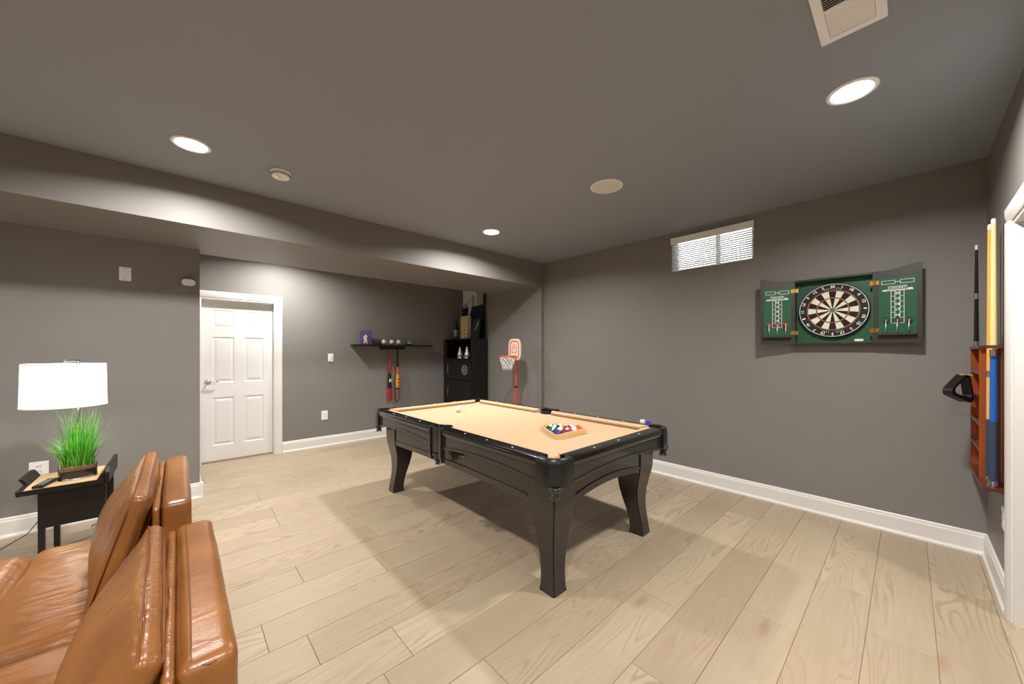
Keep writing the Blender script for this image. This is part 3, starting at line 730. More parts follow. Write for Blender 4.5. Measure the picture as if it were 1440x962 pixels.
for i in range(20):
    a = PI/2-i*PI/10; a0, a1 = a+PI/20, a-PI/20
    c1, c2 = (dblack, dred) if i % 2 == 0 else (dcream, dgreen)
    for r0, r1, m_ in ((.0159, .096, c1), (.096, .104, c2), (.104, .156, c1), (.156, .165, c2)):
        DB('segment', sector(r0, r1, a1, a0), m_, None, .038)
    DB('number', text_bm(str(nums[i]), .030, T(.192*math.cos(a), .192*math.sin(a), 0) @ R(a-PI/2 if True else 0, 'Z'), .001, .0008), M['paper'], None, .040) if i not in (0, 10) else None
DB('bullseye', lathe([(.0064, 0), (.0159, 0), (.0159, .0035), (.0064, .0035), (.0064, 0)], 20, caps=False), dgreen, None, .038)
DB('bullseye', disc(.0064, .004, 14), dred, None, .038)
wires = new()
for rr in (.0159, .096, .104, .156, .165): merge(wires, ring(rr-.0005, rr+.0005, .0045, 60))
DB('wire_spider', wires, M['chrome'], None, .038)
DB('number_ring', ring(.211, .2145, .004, 72), M['paper'], None, .038)
tz = new()
for sgn, word, r_ in ((1, '20', .190),): merge(tz, text_bm(word, .030, T(0, r_, 0), .001, .0008))
DB('number', tz, M['paper'], None, .040)
DB('number', text_bm('3', .030, T(0, -.192, 0) @ R(PI, 'Z'), .001, .0008), M['paper'], None, .040)
# maker's lettering: soft strokes along the rim at the top and bottom (unreadable in the photo)
lt = new()
for base, n in ((PI/2, 9), (-PI/2, 11)):
    for i in range(n):
        k = i-(n-1)/2
        if abs(k) < 1.2: continue
        a = base-k*.072
        merge(lt, xf(box(-.0012, .0012, -.006, .006, 0, .0015), T(.178*math.cos(a), .178*math.sin(a), 0) @ R(a-PI/2+(.3 if i % 2 else -.25), 'Z')))
DB('rim_lettering', lt, M['paper'], None, .0385)

# ------------------------------------------------------------------ cue rack
RZ0, RZ1 = .605, 1.385
rk = empty('cue_rack', (3.6, RW, RZ0)); tag(rk, 'wall mounted cherry wood cue rack with ball shelves', 'cue rack')
def K(name, bm, m, parent=None, smooth=False): return wpart(rk, name, bm, m, parent, smooth)
RY = RW+.0005
K('bottom_board', prism([(3.26, RY), (3.26, RY+.070), (3.30, RY+.082), (3.93, RY+.082), (3.93, RY)], 'z', RZ0, RZ0+.018), M['cherry_dark'])
K('top_board', prism([(3.26, RY), (3.26, RY+.066), (3.286, RY+.076), (3.286, RY+.018), (3.384, RY+.018), (3.384, RY+.022), (3.448, RY+.022), (3.448, RY+.078), (3.93, RY+.078), (3.93, RY)], 'z', RZ1, RZ1+.018), M['cherry_dark'])
for x in (3.47, 3.90): K('side_panel', box(x, x+.018, RY, RY+.075, RZ0+.018, RZ1), M['cherry'])
K('back_panel', box(3.488, 3.90, RY, RY+.008, RZ0+.018, RZ1), M['cherry'])
K('back_slat', box(3.30, 3.36, RY, RY+.005, RZ0+.018, RZ1), M['cherry'])
for i in range(1, 5):
    z = RZ0+.018+(RZ1-RZ0-.018)*i/5
    sh = K('ball_shelf', box(3.488, 3.90, RY+.008, RY+.068, z, z+.012), M['cherry'])
    K('shelf_lip', box(3.488, 3.90, RY+.068, RY+.074, z, z+.022), M['cherry_dark'], sh)
def cue(x, y, top, lean, label, butt_m, butt_len, shaft_m, zb=RZ0+.0185, rb=.0150, rt=.0072):
    L_ = top-zb
    t = empty('pool_cue', (x, y, zb), lean); tag(t, label, 'pool cue', 'cues in the rack')
    rr = lambda z: rb+(rt-rb)*(z/L_)
    meshobj('bumper', lathe([(0, 0), (rb*.85, 0), (rb, .004), (rb, .03), (0, .03)], 14), M['chrome'], t)
    meshobj('butt', lathe([(rb, .03), (rr(butt_len), butt_len)], 14), butt_m, t, .5)
    meshobj('wrap', lathe([(rr(.033)+.0006, .033), (rr(.36)+.0006, .36)], 14), mat('cue_wrap', srgb(46, 60, 84), .7), t, .5) if butt_len > .5 else None
    meshobj('joint_collar', lathe([(rr(butt_len)+.0008, butt_len), (rr(butt_len)+.0008, butt_len+.035)], 14), M['chrome'], t, .5)
    meshobj('shaft', lathe([(rr(butt_len), butt_len+.035), (rt, L_-.03)], 14), shaft_m, t, .5)
    meshobj('ferrule', lathe([(rt, L_-.03), (rt, L_-.006), (0, L_-.004)], 14), M['white'], t)
    meshobj('tip', lathe([(rt*.95, L_-.006), (rt*.8, L_), (0, L_+.002)], 12), M['maple'], t)
bluem = mat('blue_lacquer', srgb(20, 96, 186), .15, coat=.5); blk = mat('black_lacquer_cue', srgb(20, 20, 22), .2, coat=.4)
cue(3.31, RW+.040, 2.10, (0, 0, 0), 'pale maple cue with a glossy blue butt, nearest in the rack', bluem, .72, M['maple'], rb=.0165, rt=.0095)
cue(3.402, RW+.044, 2.09, (0, -.004, 0), 'yellow maple cue leaning behind the blue one', mat('natural_butt', srgb(214, 170, 96), .3), .6, mat('amber_maple', srgb(228, 168, 70), .3), rb=.0155, rt=.0095)
cue(3.75, RW+.064, 2.047, (0, 0, 0), 'thin black cue with a white ferrule standing on the rack top', blk, .3, blk, zb=RZ1+.0185, rb=.011, rt=.0065)
cue(3.355, RW+.036, 1.53, (0, 0, 0), 'short yellow cue standing at the back of the rack', M['pine'], .4, M['maple'], rb=.014, rt=.008)
# hanging black triangle with rounded corners, hooked on the far side of the rack
ht = empty('hanging_triangle', (3.70, RW+.088, 1.145)); tag(ht, 'black ball triangle hanging from the cue rack', 'ball rack')
tp = []
for cxx, czz, a0 in ((0, .06, 30), (-.075, -.06, 150), (.075, -.06, 270)):
    for i in range(9):
        a = math.radians(a0+120*i/8); tp.append((cxx+.035*math.cos(a), czz+.035*math.sin(a)))
def tri_ring(k0, k1, y0, y1):
    t = bmesh.new(); n = len(tp)
    rows_ = [[t.verts.new((x*k, y, z*k)) for x, z in tp] for k, y in ((k0, y0), (k0, y1), (k1, y1), (k1, y0))]
    rows_.append(rows_[0])
    for a, b in zip(rows_, rows_[1:]):
        for i in range(n): t.faces.new((a[i], a[(i+1) % n], b[(i+1) % n], b[i]))
    return xf(t, T(-.02, .047, 0) @ R(math.radians(-33), 'Z') @ R(math.radians(20), 'Y') @ Matrix.Scale(.85, 4))
meshobj('triangle_frame', tri_ring(1, .74, -.03, .022), M['black'], ht, .6)
meshobj('copper_edge', tri_ring(1.02, .985, .022, .026), mat('copper_edge', srgb(176, 112, 74), .3, metal=.6), ht, .6)
meshobj('hook', tube([(-.02, -.005, .075), (-.02, .05, .075), (-.02, .055, .083)], .003, 6), M['brass'], ht)

# ------------------------------------------------------------------ trophy shelf, balls, bats
sh = empty('wall_shelf', (2.6, W, 1.48)); tag(sh, 'long black floating shelf on the back wall', 'shelf')
SZ = 1.483
wpart(sh, 'shelf_board', box(1.93, 3.27, W-.15, W-.0005, SZ-.022, SZ, .002), M['black'])
wpart(sh, 'bat_rail', box(2.38, 2.80, W-.045, W-.0005, SZ-.075, SZ-.022, .002), M['black'])
for x in (2.525, 2.66):
    hk = new()
    for dx in (-.021, .021): tube([(x+dx, W-.04, SZ-.055), (x+dx, W-.075, SZ-.055)], .006, 8, hk)
    wpart(sh, 'bat_peg', hk, M['black'])
def baseball(x, label):
    t = empty('baseball', (x, W-.085, SZ)); tag(t, label, 'baseball', 'baseballs on the wall shelf')
    b = new(); bmesh.ops.create_uvsphere(b, u_segments=18, v_segments=12, radius=.037); xf(b, T(0, 0, .0475)); meshobj('ball', b, M['ballw'], t, True)
    st = new()
    for s in (-1, 1): tube([(.037*math.cos(a)*.86, s*.019+.037*math.sin(a)*.28*s, .0475+.037*math.sin(a)*.86) for a in [2*PI*i/20 for i in range(21)]], .0013, 4, st)
    meshobj('stitching', st, M['red'], t)
    meshobj('ring_stand', lathe([(.014, 0), (.024, 0), (.02, .012), (.014, .012), (.014, 0)], 16, caps=False), M['black'], t)
M['ballw'] = mat('ball_leather', srgb(228, 220, 212), .5, noise_amt=.05)
for x, l in ((2.42, 'leftmost baseball of three on the wall shelf'), (2.55, 'middle baseball of three on the wall shelf'), (2.665, 'rightmost baseball of three on the wall shelf')): baseball(x, l)
cs = empty('card_stand', (2.365, W-.07, SZ)); tag(cs, 'small black holder left of the baseballs', 'stand')
meshobj('holder_foot', box(-.02, .02, -.03, .03, 0, .012, .002), M['black'], cs); meshobj('holder_back', box(-.018, .018, .012, .024, .012, .045, .002), M['black'], cs)
pf = empty('photo_frame', (2.135, W-.075, SZ), (0, 0, -.12)); tag(pf, 'small purple framed player picture on the wall shelf', 'picture')
meshobj('frame_border', box(-.085, .085, 0, .014, 0, .215, .003), mat('purple_print', srgb(92, 78, 150), .4, noise_amt=.35, noise_scale=18), pf)
meshobj('picture_field', prism([(-.055, .015), (.06, .015), (.06, .13), (.045, .165), (.0, .178), (-.04, .165), (-.055, .13)], 'y', -.002, .0), mat('maroon_print', srgb(112, 66, 76), .4, noise_amt=.4, noise_scale=14), pf)
meshobj('figure_print', prism([(-.035, .02), (-.025, .075), (-.04, .10), (-.03, .135), (-.012, .142), (-.010, .160), (.008, .160), (.010, .140), (.024, .128), (.012, .105), (.016, .07), (.024, .02), (.006, .02), (-.002, .06), (-.014, .02)], 'y', -.0035, -.002), mat('white_uniform_print', srgb(215, 212, 210), .5), pf)
meshobj('strut', box(-.03, .03, .014, .05, 0, .006), M['black'], pf)
mt_ = empty('trophy', (2.86, W-.08, SZ)); tag(mt_, 'small silver trophy at the right end of the wall shelf', 'trophy')
meshobj('plinth', box(-.075, .04, -.03, .03, 0, .018, .002), M['black'], mt_)
meshobj('figure', prism([(-.04, .018), (-.045, .11), (-.03, .115), (-.012, .05), (-.004, .045), (.01, .075), (.022, .08), (.028, .018), (.012, .018), (.006, .04), (-.006, .03), (-.012, .018)], 'y', -.012, .012), M['chrome'], mt_)
def bat(x, label, bands):
    t = empty('baseball_bat', (x, W-.058, .572)); tag(t, label, 'baseball bat', 'bats hanging below the shelf')
    prof = [(0, 0), (.02, .002), (.029, .012), (.031, .05), (.031, .28), (.029, .36), (.023, .46), (.016, .56), (.013, .66), (.0125, .80), (.014, .83), (.023, .838), (.024, .85), (.018, .857), (0, .858)]
    def rad(z):
        for (r0, z0), (r1, z1) in zip(prof, prof[1:]):
            if z0 <= z <= z1: return r0+(r1-r0)*(z-z0)/max(1e-9, z1-z0)
        return 0
    zb_ = 0
    for nm, z1, m_ in bands:
        seg = [(rad(zb_), zb_)]+[(r, z) for r, z in prof if zb_ < z < z1]+[(rad(z1), z1)]
        meshobj(nm, lathe(seg, 16, caps=False), m_, t, True); zb_ = z1
    return t
bb = mat('black_bat', srgb(26, 24, 26), .3); br = mat('crimson_bat', srgb(176, 24, 34), .25); by = mat('amber_bat', srgb(222, 160, 52), .3, noise_amt=.15); bn = mat('brown_print_bat', srgb(120, 92, 66), .4, noise_amt=.5, noise_scale=45); bpk = mat('rose_grip', srgb(176, 42, 66), .5); bor = mat('orange_fade_bat', srgb(200, 92, 52), .35)
b1 = bat(2.525, 'red and black baseball bat hanging below the shelf', [('barrel', .21, br), ('barrel_band', .29, bb), ('label_band', .40, bb), ('taper', .46, bb), ('handle', .56, br), ('grip', .838, bpk), ('knob', .858, bb)])
meshobj('bat_letter', text_bm('K', .075, T(0, -.0315, .335) @ R(PI/2, 'X'), .001, .002), M['paper'], b1)
b2 = bat(2.66, 'black and amber baseball bat hanging below the shelf', [('barrel', .19, bn), ('barrel_band', .215, bb), ('label_band', .43, by), ('taper', .55, bor), ('grip', .838, bb), ('knob', .858, bb)])
b2bm = new()
for i in range(9): merge(b2bm, xf(box(-.004, .004, -.001, .0, -.008, .008), T(-.012+.009*(i % 3), -.0315, .24+.055*(i//3)) @ R(.4*(i % 2)-.2, 'Y')))
meshobj('bat_lettering', b2bm, bb, b2)

# ------------------------------------------------------------------ locker with things on top
LX0, LX1, LY0, LY1, LZ = 3.575, 3.922, 4.885, 5.71, 1.60
lk = empty('locker', ((LX0+LX1)/2, (LY0+LY1)/2, 0)); tag(lk, 'black metal locker cabinet in the alcove corner', 'locker')
def LK(name, bm, m, parent=None, smooth=False): return wpart(lk, name, bm, m, parent, smooth)
for y0, y1 in ((LY0, LY0+.018), (LY1-.018, LY1)): LK('side_panel', box(LX0, LX1, y0, y1, .03, LZ-.018, .002), M['black'])
LK('top_panel', box(LX0-.004, LX1, LY0, LY1, LZ-.018, LZ, .002), M['black'])
LK('back_panel', box(LX1-.012, LX1, LY0+.018, LY1-.018, .03, LZ-.018), M['black'])
LK('plinth', box(LX0+.02, LX1, LY0+.01, LY1-.01, 0, .03), M['black'])
tiers = [.03, .50, .885, 1.245]
for z in tiers: LK('shelf', box(LX0, LX1-.012, LY0+.018, LY1-.018, z, z+.016), M['black'])
for z0, z1 in ((.50, .05), (.885, .50), (1.245, .885)):
    d_ = LK('door', box(LX0-.014, LX0-.0005, LY0+.01, LY1-.10, z1+.01, z0-.004, .003), M['black'])
    LK('handle', tube([(LX0-.014, LY1-.155, z1+.10), (LX0-.032, LY1-.155, z1+.11), (LX0-.032, LY1-.155, z1+.25), (LX0-.014, LY1-.155, z1+.26)], .006, 8), M['gun'] if 'gun' in M else M['chrome'], d_)
M['gun'] = mat('gunmetal', srgb(120, 120, 122), .35, metal=1)
LK('corner_post', box(LX0-.014, LX0-.0005, LY1-.095, LY1, .03, LZ-.02, .002), M['black'])
M['silver_print'] = mat('silver_print', srgb(150, 150, 150), .6)
em = new(); ec = (LX0-.0145, 5.065, 1.065)
merge(em, xf(ring(.075, .083, .0015, 36), R(-PI/2, 'Y'))); merge(em, xf(ring(.060, .064, .0015, 36), R(-PI/2, 'Y')))
box(-.0015, 0, -.058, .058, -.003, .003, bm=em); box(-.0015, 0, -.003, .003, -.058, .058, bm=em)
for s in (-1, 1):
    tube([(-.0008, s*(.062-.036*math.cos(a)), .052*math.sin(a)) for a in [-1.15+2.3*i/10 for i in range(11)]], .0028, 4, em)
LK('emblem', xf(em, T(*ec)), M['silver_print'])
def figurine(y, label):
    t = empty('silver_figurine', (LX0+.10, y, 1.262)); tag(t, label, 'figurine', 'silver figurines in the locker')
    meshobj('base', lathe([(0, 0), (.07, 0), (.068, .015), (.05, .03), (0, .03)], 16), M['chrome'], t, .5)
    meshobj('figure', lathe([(0, .03), (.055, .03), (.045, .08), (.03, .12), (.018, .15), (.022, .175), (.012, .20), (0, .205)], 12), M['silver'], t, True)
M['silver'] = mat('pale_silver', srgb(205, 203, 198), .3, metal=.6, noise_amt=.25, noise_scale=25)
figurine(5.36, 'left silver figurine inside the open locker shelf'); figurine(5.15, 'right silver figurine inside the open locker shelf')
# framed player poster leaning on the alcove wall
po = empty('framed_poster', (LX1-.03, 5.2, LZ)); tag(po, 'tall black and white player poster standing on the locker', 'poster')
PY0, PY1 = 4.93, 5.60; PZ1 = ZC-.03
def PO(name, bm, m, parent=None): return wpart(po, name, bm, m, parent)
pf_ = PO('poster_frame', box(LX1-.045, LX1-.025, PY0, PY1, LZ+.0005, PZ1, .003), M['black'])
def yz(poly, x, m, name): PO(name, prism(poly, 'x', x, x+.0012), m)
XP = LX1-.0464
gm = mat('grey_photo_print', srgb(150, 146, 146), .5, noise_amt=.5, noise_scale=9); dm = mat('dark_photo_print', srgb(24, 24, 28), .4, noise_amt=.4, noise_scale=12); wm = mat('light_photo_print', srgb(206, 204, 202), .5, noise_amt=.15, noise_scale=14)
yz([(PY0+.02, LZ+.02), (PY1-.02, LZ+.02), (PY1-.02, PZ1-.02), (PY0+.02, PZ1-.02)], XP, dm, 'poster_print')
yz([(PY1-.03, 2.17), (PY1-.03, PZ1-.03), (PY0+.03, PZ1-.03), (PY0+.03, 2.20), (5.1, 2.18)], XP-.0013, gm, 'background_print')
yz([(PY1-.05, 2.22), (PY1-.04, 2.55), (5.16, 2.55), (5.14, 2.20), (5.19, 2.19), (5.20, 2.36), (5.24, 2.40), (5.30, 2.34), (5.28, 2.22), (5.31, 2.10), (5.37, 2.00), (5.40, 2.04), (5.38, 2.16), (5.42, 2.28), (5.48, 2.24)], XP-.0026, wm, 'figure_print')
yz([(5.33+.055*math.cos(a), 2.285+.055*math.sin(a)) for a in [2*PI*k/14 for k in range(14)]], XP-.0039, wm, 'figure_print')
yz([(5.33+.028*math.cos(a), 2.285+.028*math.sin(a)) for a in [2*PI*k/12 for k in range(12)]], XP-.0052, gm, 'figure_print')
bk = empty('gold_book', (LX0+.16, 5.32, LZ), (0, 0, -.1)); tag(bk, 'tall gold book standing on the locker', 'book')
meshobj('cover', prism([(-.075, 0), (.06, 0), (.075, .40), (-.09, .40)], 'x', -.03, -.022), mat('gold_foil', srgb(214, 176, 96), .35, noise_amt=.1), bk)
meshobj('spine', prism([(-.064, 0.), (-.064, .4), (.0, .4), (.0, 0)], 'x', -.022, .02) if False else box(-.022, .03, -.105, -.075, 0, .40, .002), M['black'], bk)
lb = new()
for i in range(5): merge(lb, xf(box(-.001, .001, -.008, .008, -.016, .016), T(-.0215, -.09, .05+.07*i) @ R(.5*(i % 2)-.25, 'X')))
meshobj('spine_lettering', lb, M['paper'], bk)
meshobj('pages', prism([(-.073, 0), (.055, 0), (.07, .395), (-.075, .395)], 'x', -.0215, .03), M['paper'], bk)
pb = empty('cream_book', (LX0+.15, 5.185, LZ)); tag(pb, 'thin cream book beside the gold book', 'book')
meshobj('cover', box(-.04, .05, -.012, .012, 0, .395, .002), mat('cream_cover', srgb(216, 206, 178), .5), pb); meshobj('pages', box(-.036, .052, -.009, .009, .003, .398), M['paper'], pb)
bo = empty('dark_bottle', (LX0+.14, 5.55, LZ)); tag(bo, 'slim black bottle with a blue label on the locker', 'bottle')
meshobj('glass', lathe([(0, 0), (.036, 0), (.037, .01), (.037, .2), (.03, .24), (.014, .27), (.013, .33), (.016, .332), (.016, .345), (0, .345)], 18), mat('black_glass', srgb(12, 13, 16), .1, coat=.5), bo, .6)
meshobj('label_print', lathe([(.0375, .05), (.0375, .17)], 18, caps=False), mat('blue_grey_label', srgb(120, 140, 156), .5, noise_amt=.5, noise_scale=60), bo, True)
pc = empty('dark_picture', (LX0+.16, 5.0, LZ), (0, 0, 0)); tag(pc, 'dark glossy picture with a white slash leaning in front of the poster', 'picture')
meshobj('picture_frame', xf(box(-.008, .008, -.10, .13, 0, .36, .002), R(.16, 'Y')), M['black'], pc)
meshobj('picture_print', xf(box(-.0095, -.008, -.085, .115, .015, .345), R(.16, 'Y')), mat('dark_blue_print', srgb(44, 48, 62), .3, noise_amt=.4, noise_scale=10), pc)
meshobj('slash_print', xf(xf(box(-.0105, -.0095, -.005, .005, -.085, .085), T(0, -.02, .22) @ R(.45, 'X')), R(.16, 'Y')), M['paper'], pc)

# ------------------------------------------------------------------ toy basketball hoop
hp = empty('toy_hoop', (3.62, 3.855, 0)); tag(hp, 'toy basketball hoop on a red pole in the alcove', 'toy hoop')
meshobj('base', lathe([(0, 0), (.19, 0), (.2, .02), (.17, .06), (.05, .09), (0, .09)], 28), M['black'], hp, .6)
meshobj('pole', tube([(0, 0, .08), (0, 0, .86)], .02, 14), M['orange'], hp, .8)
meshobj('pole', tube([(0, 0, .86), (0, 0, 1.30)], .0165, 14), M['orange'], hp, .8)
meshobj('clamp', lathe([(.016, .85), (.025, .85), (.025, .875), (.016, .875), (.016, .85)], 14, caps=False), M['black'], hp)
HR = math.radians(181)   # direction in which the hoop points (from +x, towards the left in the photo)
hm = R(HR+PI/2, 'Z')    # local -y of the board -> hoop direction
def stad(w, h, n=10, e=.45):
    pts = []
    for i in range(4*n):
        a = 2*PI*i/(4*n); c, s = math.cos(a), math.sin(a)
        pts.append((w*math.copysign(abs(c)**e, c), h*math.copysign(abs(s)**(e if s < 0 else .8), s)))
    return pts
bo_ = new(); merge(bo_, prism([(x, z+1.405) for x, z in stad(.125, .155)], 'y', -.035, -.018))
bd_ = meshobj('backboard', xf(bo_, hm), mat('cream_plastic', srgb(236, 214, 194), .4), hp)
def hp_ring(w, h, k, y, zc):
    A = stad(w, h); t = bmesh.new(); r1 = [t.verts.new((x, y, z+zc)) for x, z in A]; r2 = [t.verts.new((x*(1-k/w), y, z*(1-k/h)+zc)) for x, z in A]; n = len(A)
    r3 = [t.verts.new((x, y+.002, z+zc)) for x, z in A]; r4 = [t.verts.new((x*(1-k/w), y+.002, z*(1-k/h)+zc)) for x, z in A]
    for a, b in ((r1, r2), (r3, r1), (r2, r4)):
        for i in range(n): t.faces.new((a[i], a[(i+1) % n], b[(i+1) % n], b[i]))
    return t
meshobj('border_print', xf(hp_ring(.097, .125, .014, -.0365, 1.405), hm), M['orange'], bd_)
sq = new()
for q in ((-.05, .05, 1.36, 1.367), (-.05, .05, 1.425, 1.432), (-.05, -.043, 1.36, 1.432), (.043, .05, 1.36, 1.432)): box(q[0], q[1], -.0365, -.0345, q[2], q[3], bm=sq)
merge(sq, xf(box(-.003, .003, -.0365, -.0345, -.02, .02), T(-.02, 0, 1.46) @ R(.5, 'Y'))); merge(sq, xf(box(-.003, .003, -.0365, -.0345, -.02, .02), T(.0, 0, 1.46))); merge(sq, xf(box(-.003, .003, -.0365, -.0345, -.02, .02), T(.02, 0, 1.46) @ R(-.5, 'Y')))
meshobj('target_print', xf(sq, hm), M['orange'], bd_)
RR = .118; RZ = 1.305
rim = new(); tube([(RR*math.cos(a), -.05-RR+RR*math.sin(a), RZ) for a in [2*PI*i/32 for i in range(33)]], .010, 8, rim, False); box(-.04, .04, -.06, -.033, RZ-.012, RZ+.012, bm=rim)
meshobj('rim', xf(rim, hm), M['orange'], hp, .7)
nt_ = new(); rad_ = lambda k: RR*(1-.48*k)
for i in range(10):
    for tw in (-1, 1):
        pts = [(rad_(k)*math.cos(2*PI*i/10+tw*k*PI*.45), -.05-RR+rad_(k)*math.sin(2*PI*i/10+tw*k*PI*.45), RZ-.008-.185*k) for k in [j/6 for j in range(7)]]
        tube(pts, .0042, 5, nt_)
meshobj('hoop_net', xf(nt_, hm), M['net'], hp, True)

# ------------------------------------------------------------------ side table, remote, plant
tb = empty('side_table', (-.53, 3.72, 0)); tag(tb, 'black side table with a pale wood top beside the lamp', 'side table')
def TB(name, bm, m, parent=None, smooth=False): return wpart(tb, name, bm, m, parent, smooth)
TZ = .525; tx0, tx1, ty0, ty1 = -.69, -.366, 3.60, 4.03
TB('table_top', box(tx0, tx1, ty0, ty1, TZ-.012, TZ), M['oak'])
TB('front_edge', box(tx0-.02, tx1+.005, ty0-.014, ty0, TZ-.026, TZ+.003), M['black'])
TB('tray_end', prism([(tx0-.012, TZ-.022), (tx0+.006, TZ-.022), (tx0-.030, TZ+.04), (tx0-.048, TZ+.04)], 'y', ty0+.16, ty1), M['black'])
TB('tray_end', prism([(tx0-.026, TZ-.022), (tx0+.003, TZ-.022), (tx0-.002, TZ+.003), (tx0-.026, TZ+.003)], 'y', ty0, ty0+.16), M['black'])
TB('tray_end', prism([(ty0-.014, TZ-.022), (ty0-.014, TZ+.045), (ty0+.02, TZ+.075), (ty1, TZ+.075), (ty1, TZ-.022)], 'x', tx1+.012, tx1+.03), M['black'])
TB('tray_ramp', prism([(tx1-.028, TZ+.001), (tx1+.012, TZ+.062), (tx1+.012, TZ-.02), (tx1-.028, TZ-.012)], 'y', ty0+.01, ty1), M['black'])
TB('front_panel', box(tx0+.055, tx1+.012, ty0+.012, ty0+.03, TZ-.25, TZ-.026), M['black'])
TB('back_panel', box(tx0+.055, tx1+.012, ty1-.03, ty1-.012, TZ-.25, TZ-.012), M['black'])
for x, y in ((tx0+.07, ty0+.021), (tx1-.01, ty0+.021), (tx0+.07, ty1-.021), (tx1-.01, ty1-.021)):
    TB('leg', box(x-.014, x+.014, y-.012, y+.012, 0, TZ-.25), M['black'])
rm = empty('remote_control', (-.62, 3.70, TZ+.0005), (0, 0, math.radians(-12))); tag(rm, 'black remote control on the side table', 'remote')
meshobj('remote_body', box(-.024, .024, -.085, .085, 0, .018, .005, 2), M['black'], rm)
bt = None
for i in range(3):
    for j in range(6):
        b = lathe([(0, 0), (.0052, 0), (.0045, .003), (0, .003)], 10)
        if bt is None: bt = o = meshobj('button', b, mat('grey_rubber_button', srgb(140, 146, 150), .5), rm)
        else: b.free(); o = bt.copy(); link(o); o.parent = rm
        o.location = (-.014+.014*i, -.06+.022*j, .0178)
pl = empty('potted_grass', (-.492, 3.75, TZ+.0005), (0, 0, .18)); tag(pl, 'bright green grass plant in an oval glass pot', 'plant')
def oval(prof, n=32, ex=1.0, ey=.55, caps=True): return xf(lathe(prof, n, caps=caps), Matrix.Diagonal((ex, ey, 1, 1)))
meshobj('glass_pot', oval([(.0, 0), (.082, 0), (.086, .004), (.086, .098), (.0825, .098), (.0825, .012), (0, .010)], 36), M['glassm'], pl, .6)
meshobj('soil', oval([(0, .012), (.081, .012), (.081, .058), (0, .058)]), M['soil'], pl)
meshobj('pebbles', oval([(.081, .058), (.081, .078), (.06, .085), (0, .088)]), M['pebble'], pl)
gr = bmesh.new(); grn = random.Random(11); gl = []
for i in range(380):
    a = grn.uniform(0, 2*PI); q = math.sqrt(grn.random()); bx, by_ = .074*q*math.cos(a), .038*q*math.sin(a)
    tall = grn.random() < .45 and bx > -.05
    Lb = grn.uniform(.26, .40) if tall else grn.uniform(.13, .24)
    ln_ = grn.uniform(.02, .10) if tall else grn.uniform(.06, .14)
    dx = (bx/.074)*.8+grn.uniform(-.5, .6); dy = (by_/.038)*.6+grn.uniform(-.5, .5); dl = math.hypot(dx, dy) or 1
    dx, dy = dx/dl, dy/dl; wd = grn.uniform(.0022, .0038); sd = Vector((-dy, dx, 0))
    prev = None
    for k in range(5):
        u = k/4; c = Vector((bx+dx*ln_*u**1.9, by_+dy*ln_*u**1.9, .08+Lb*(u-.14*u*u*(1 if not tall else .3)))); w = sd*wd*(1-u*.92)
        v = (gr.verts.new(c-w), gr.verts.new(c+w))
        if prev:
            f_ = gr.faces.new((prev[0], prev[1], v[1], v[0])); f_.material_index = i % 3
        prev = v
go = meshobj('grass_blades', gr, [mat('grass_green', srgb(84, 190, 44), .45), mat('grass_light_green', srgb(150, 220, 80), .45), mat('grass_deep_green', srgb(56, 152, 48), .45)], pl, True); go['kind'] = 'stuff'

# ------------------------------------------------------------------ floor lamp
LX, LY = -.562, 3.86
PLX, PLY = -.517, 3.955
lp = empty('table_lamp', (PLX, PLY, TZ+.0005)); tag(lp, 'lit table lamp with a white drum shade and steel pole', 'lamp')
def LP(name, bm, m, parent=None, smooth=False): return wpart(lp, name, bm, m, parent, smooth)
LP('base', box(PLX-.05, PLX+.05, PLY-.05, PLY+.05, TZ+.0005, TZ+.02, .003), M['chrome'])
LP('pole', tube([(PLX, PLY, TZ+.02), (PLX, PLY, 1.30)], .0075, 12), M['chrome'], None, True)
LP('hook_arm', xf(box(-.009, .105, -.007, .007, 1.300, 1.314, .002), T(PLX, PLY, 0) @ R(math.atan2(LY-PLY, LX-PLX), 'Z')), M['chrome'])
LP('finial', xf(lathe([(0, 1.225), (.010, 1.225), (.010, 1.318), (0, 1.318)], 12), T(LX, LY, 0)), M['chrome'])
shm = bpy.data.materials.new('lit_linen_shade'); shm.use_nodes = True; nt = shm.node_tree; bs = nt.nodes['Principled BSDF']; bs.inputs['Base Color'].default_value = srgb(245, 243, 238); bs.inputs['Roughness'].default_value = .9
bs.inputs['Emission Color'].default_value = (1, .98, .95, 1); bs.inputs['Emission Strength'].default_value = .8
SR, SZ0, SZ1 = .186, 1.000, 1.287
LP('shade', xf(lathe([(SR+.006, SZ0), (SR, SZ1), (SR-.003, SZ1), (SR+.003, SZ0), (SR+.006, SZ0)], 48, caps=False), T(LX, LY, 0)), shm, None, True)
for z in (SZ0, SZ1-.006): LP('shade_trim', xf(ring(SR-.002, SR+.0075 if z == SZ0 else SR+.0015, .006, 48), T(LX, LY, z)), M['paper'])
LP('shade_spider', xf(box(-SR, SR, -.003, .003, 1.262, 1.266), T(LX, LY, 0)), M['chrome'])
LP('light_bulb', xf(lathe([(0, 1.09), (.03, 1.11), (.034, 1.14), (.02, 1.18), (.015, 1.22), (0, 1.22)], 16), T(LX, LY, 0)), mat('lit_bulb', (1, .96, .9, 1), .5, emit=30.), None, True)
ld = bpy.data.lights.new('bulb_glow', 'POINT'); ld.energy = 3; ld.color = (1, .95, .88); ld.shadow_soft_size = .03
lo = bpy.data.objects.new('bulb_glow', ld); link(lo); lo.parent = lp; lo.location = (LX-PLX, LY-PLY, 1.06-TZ)
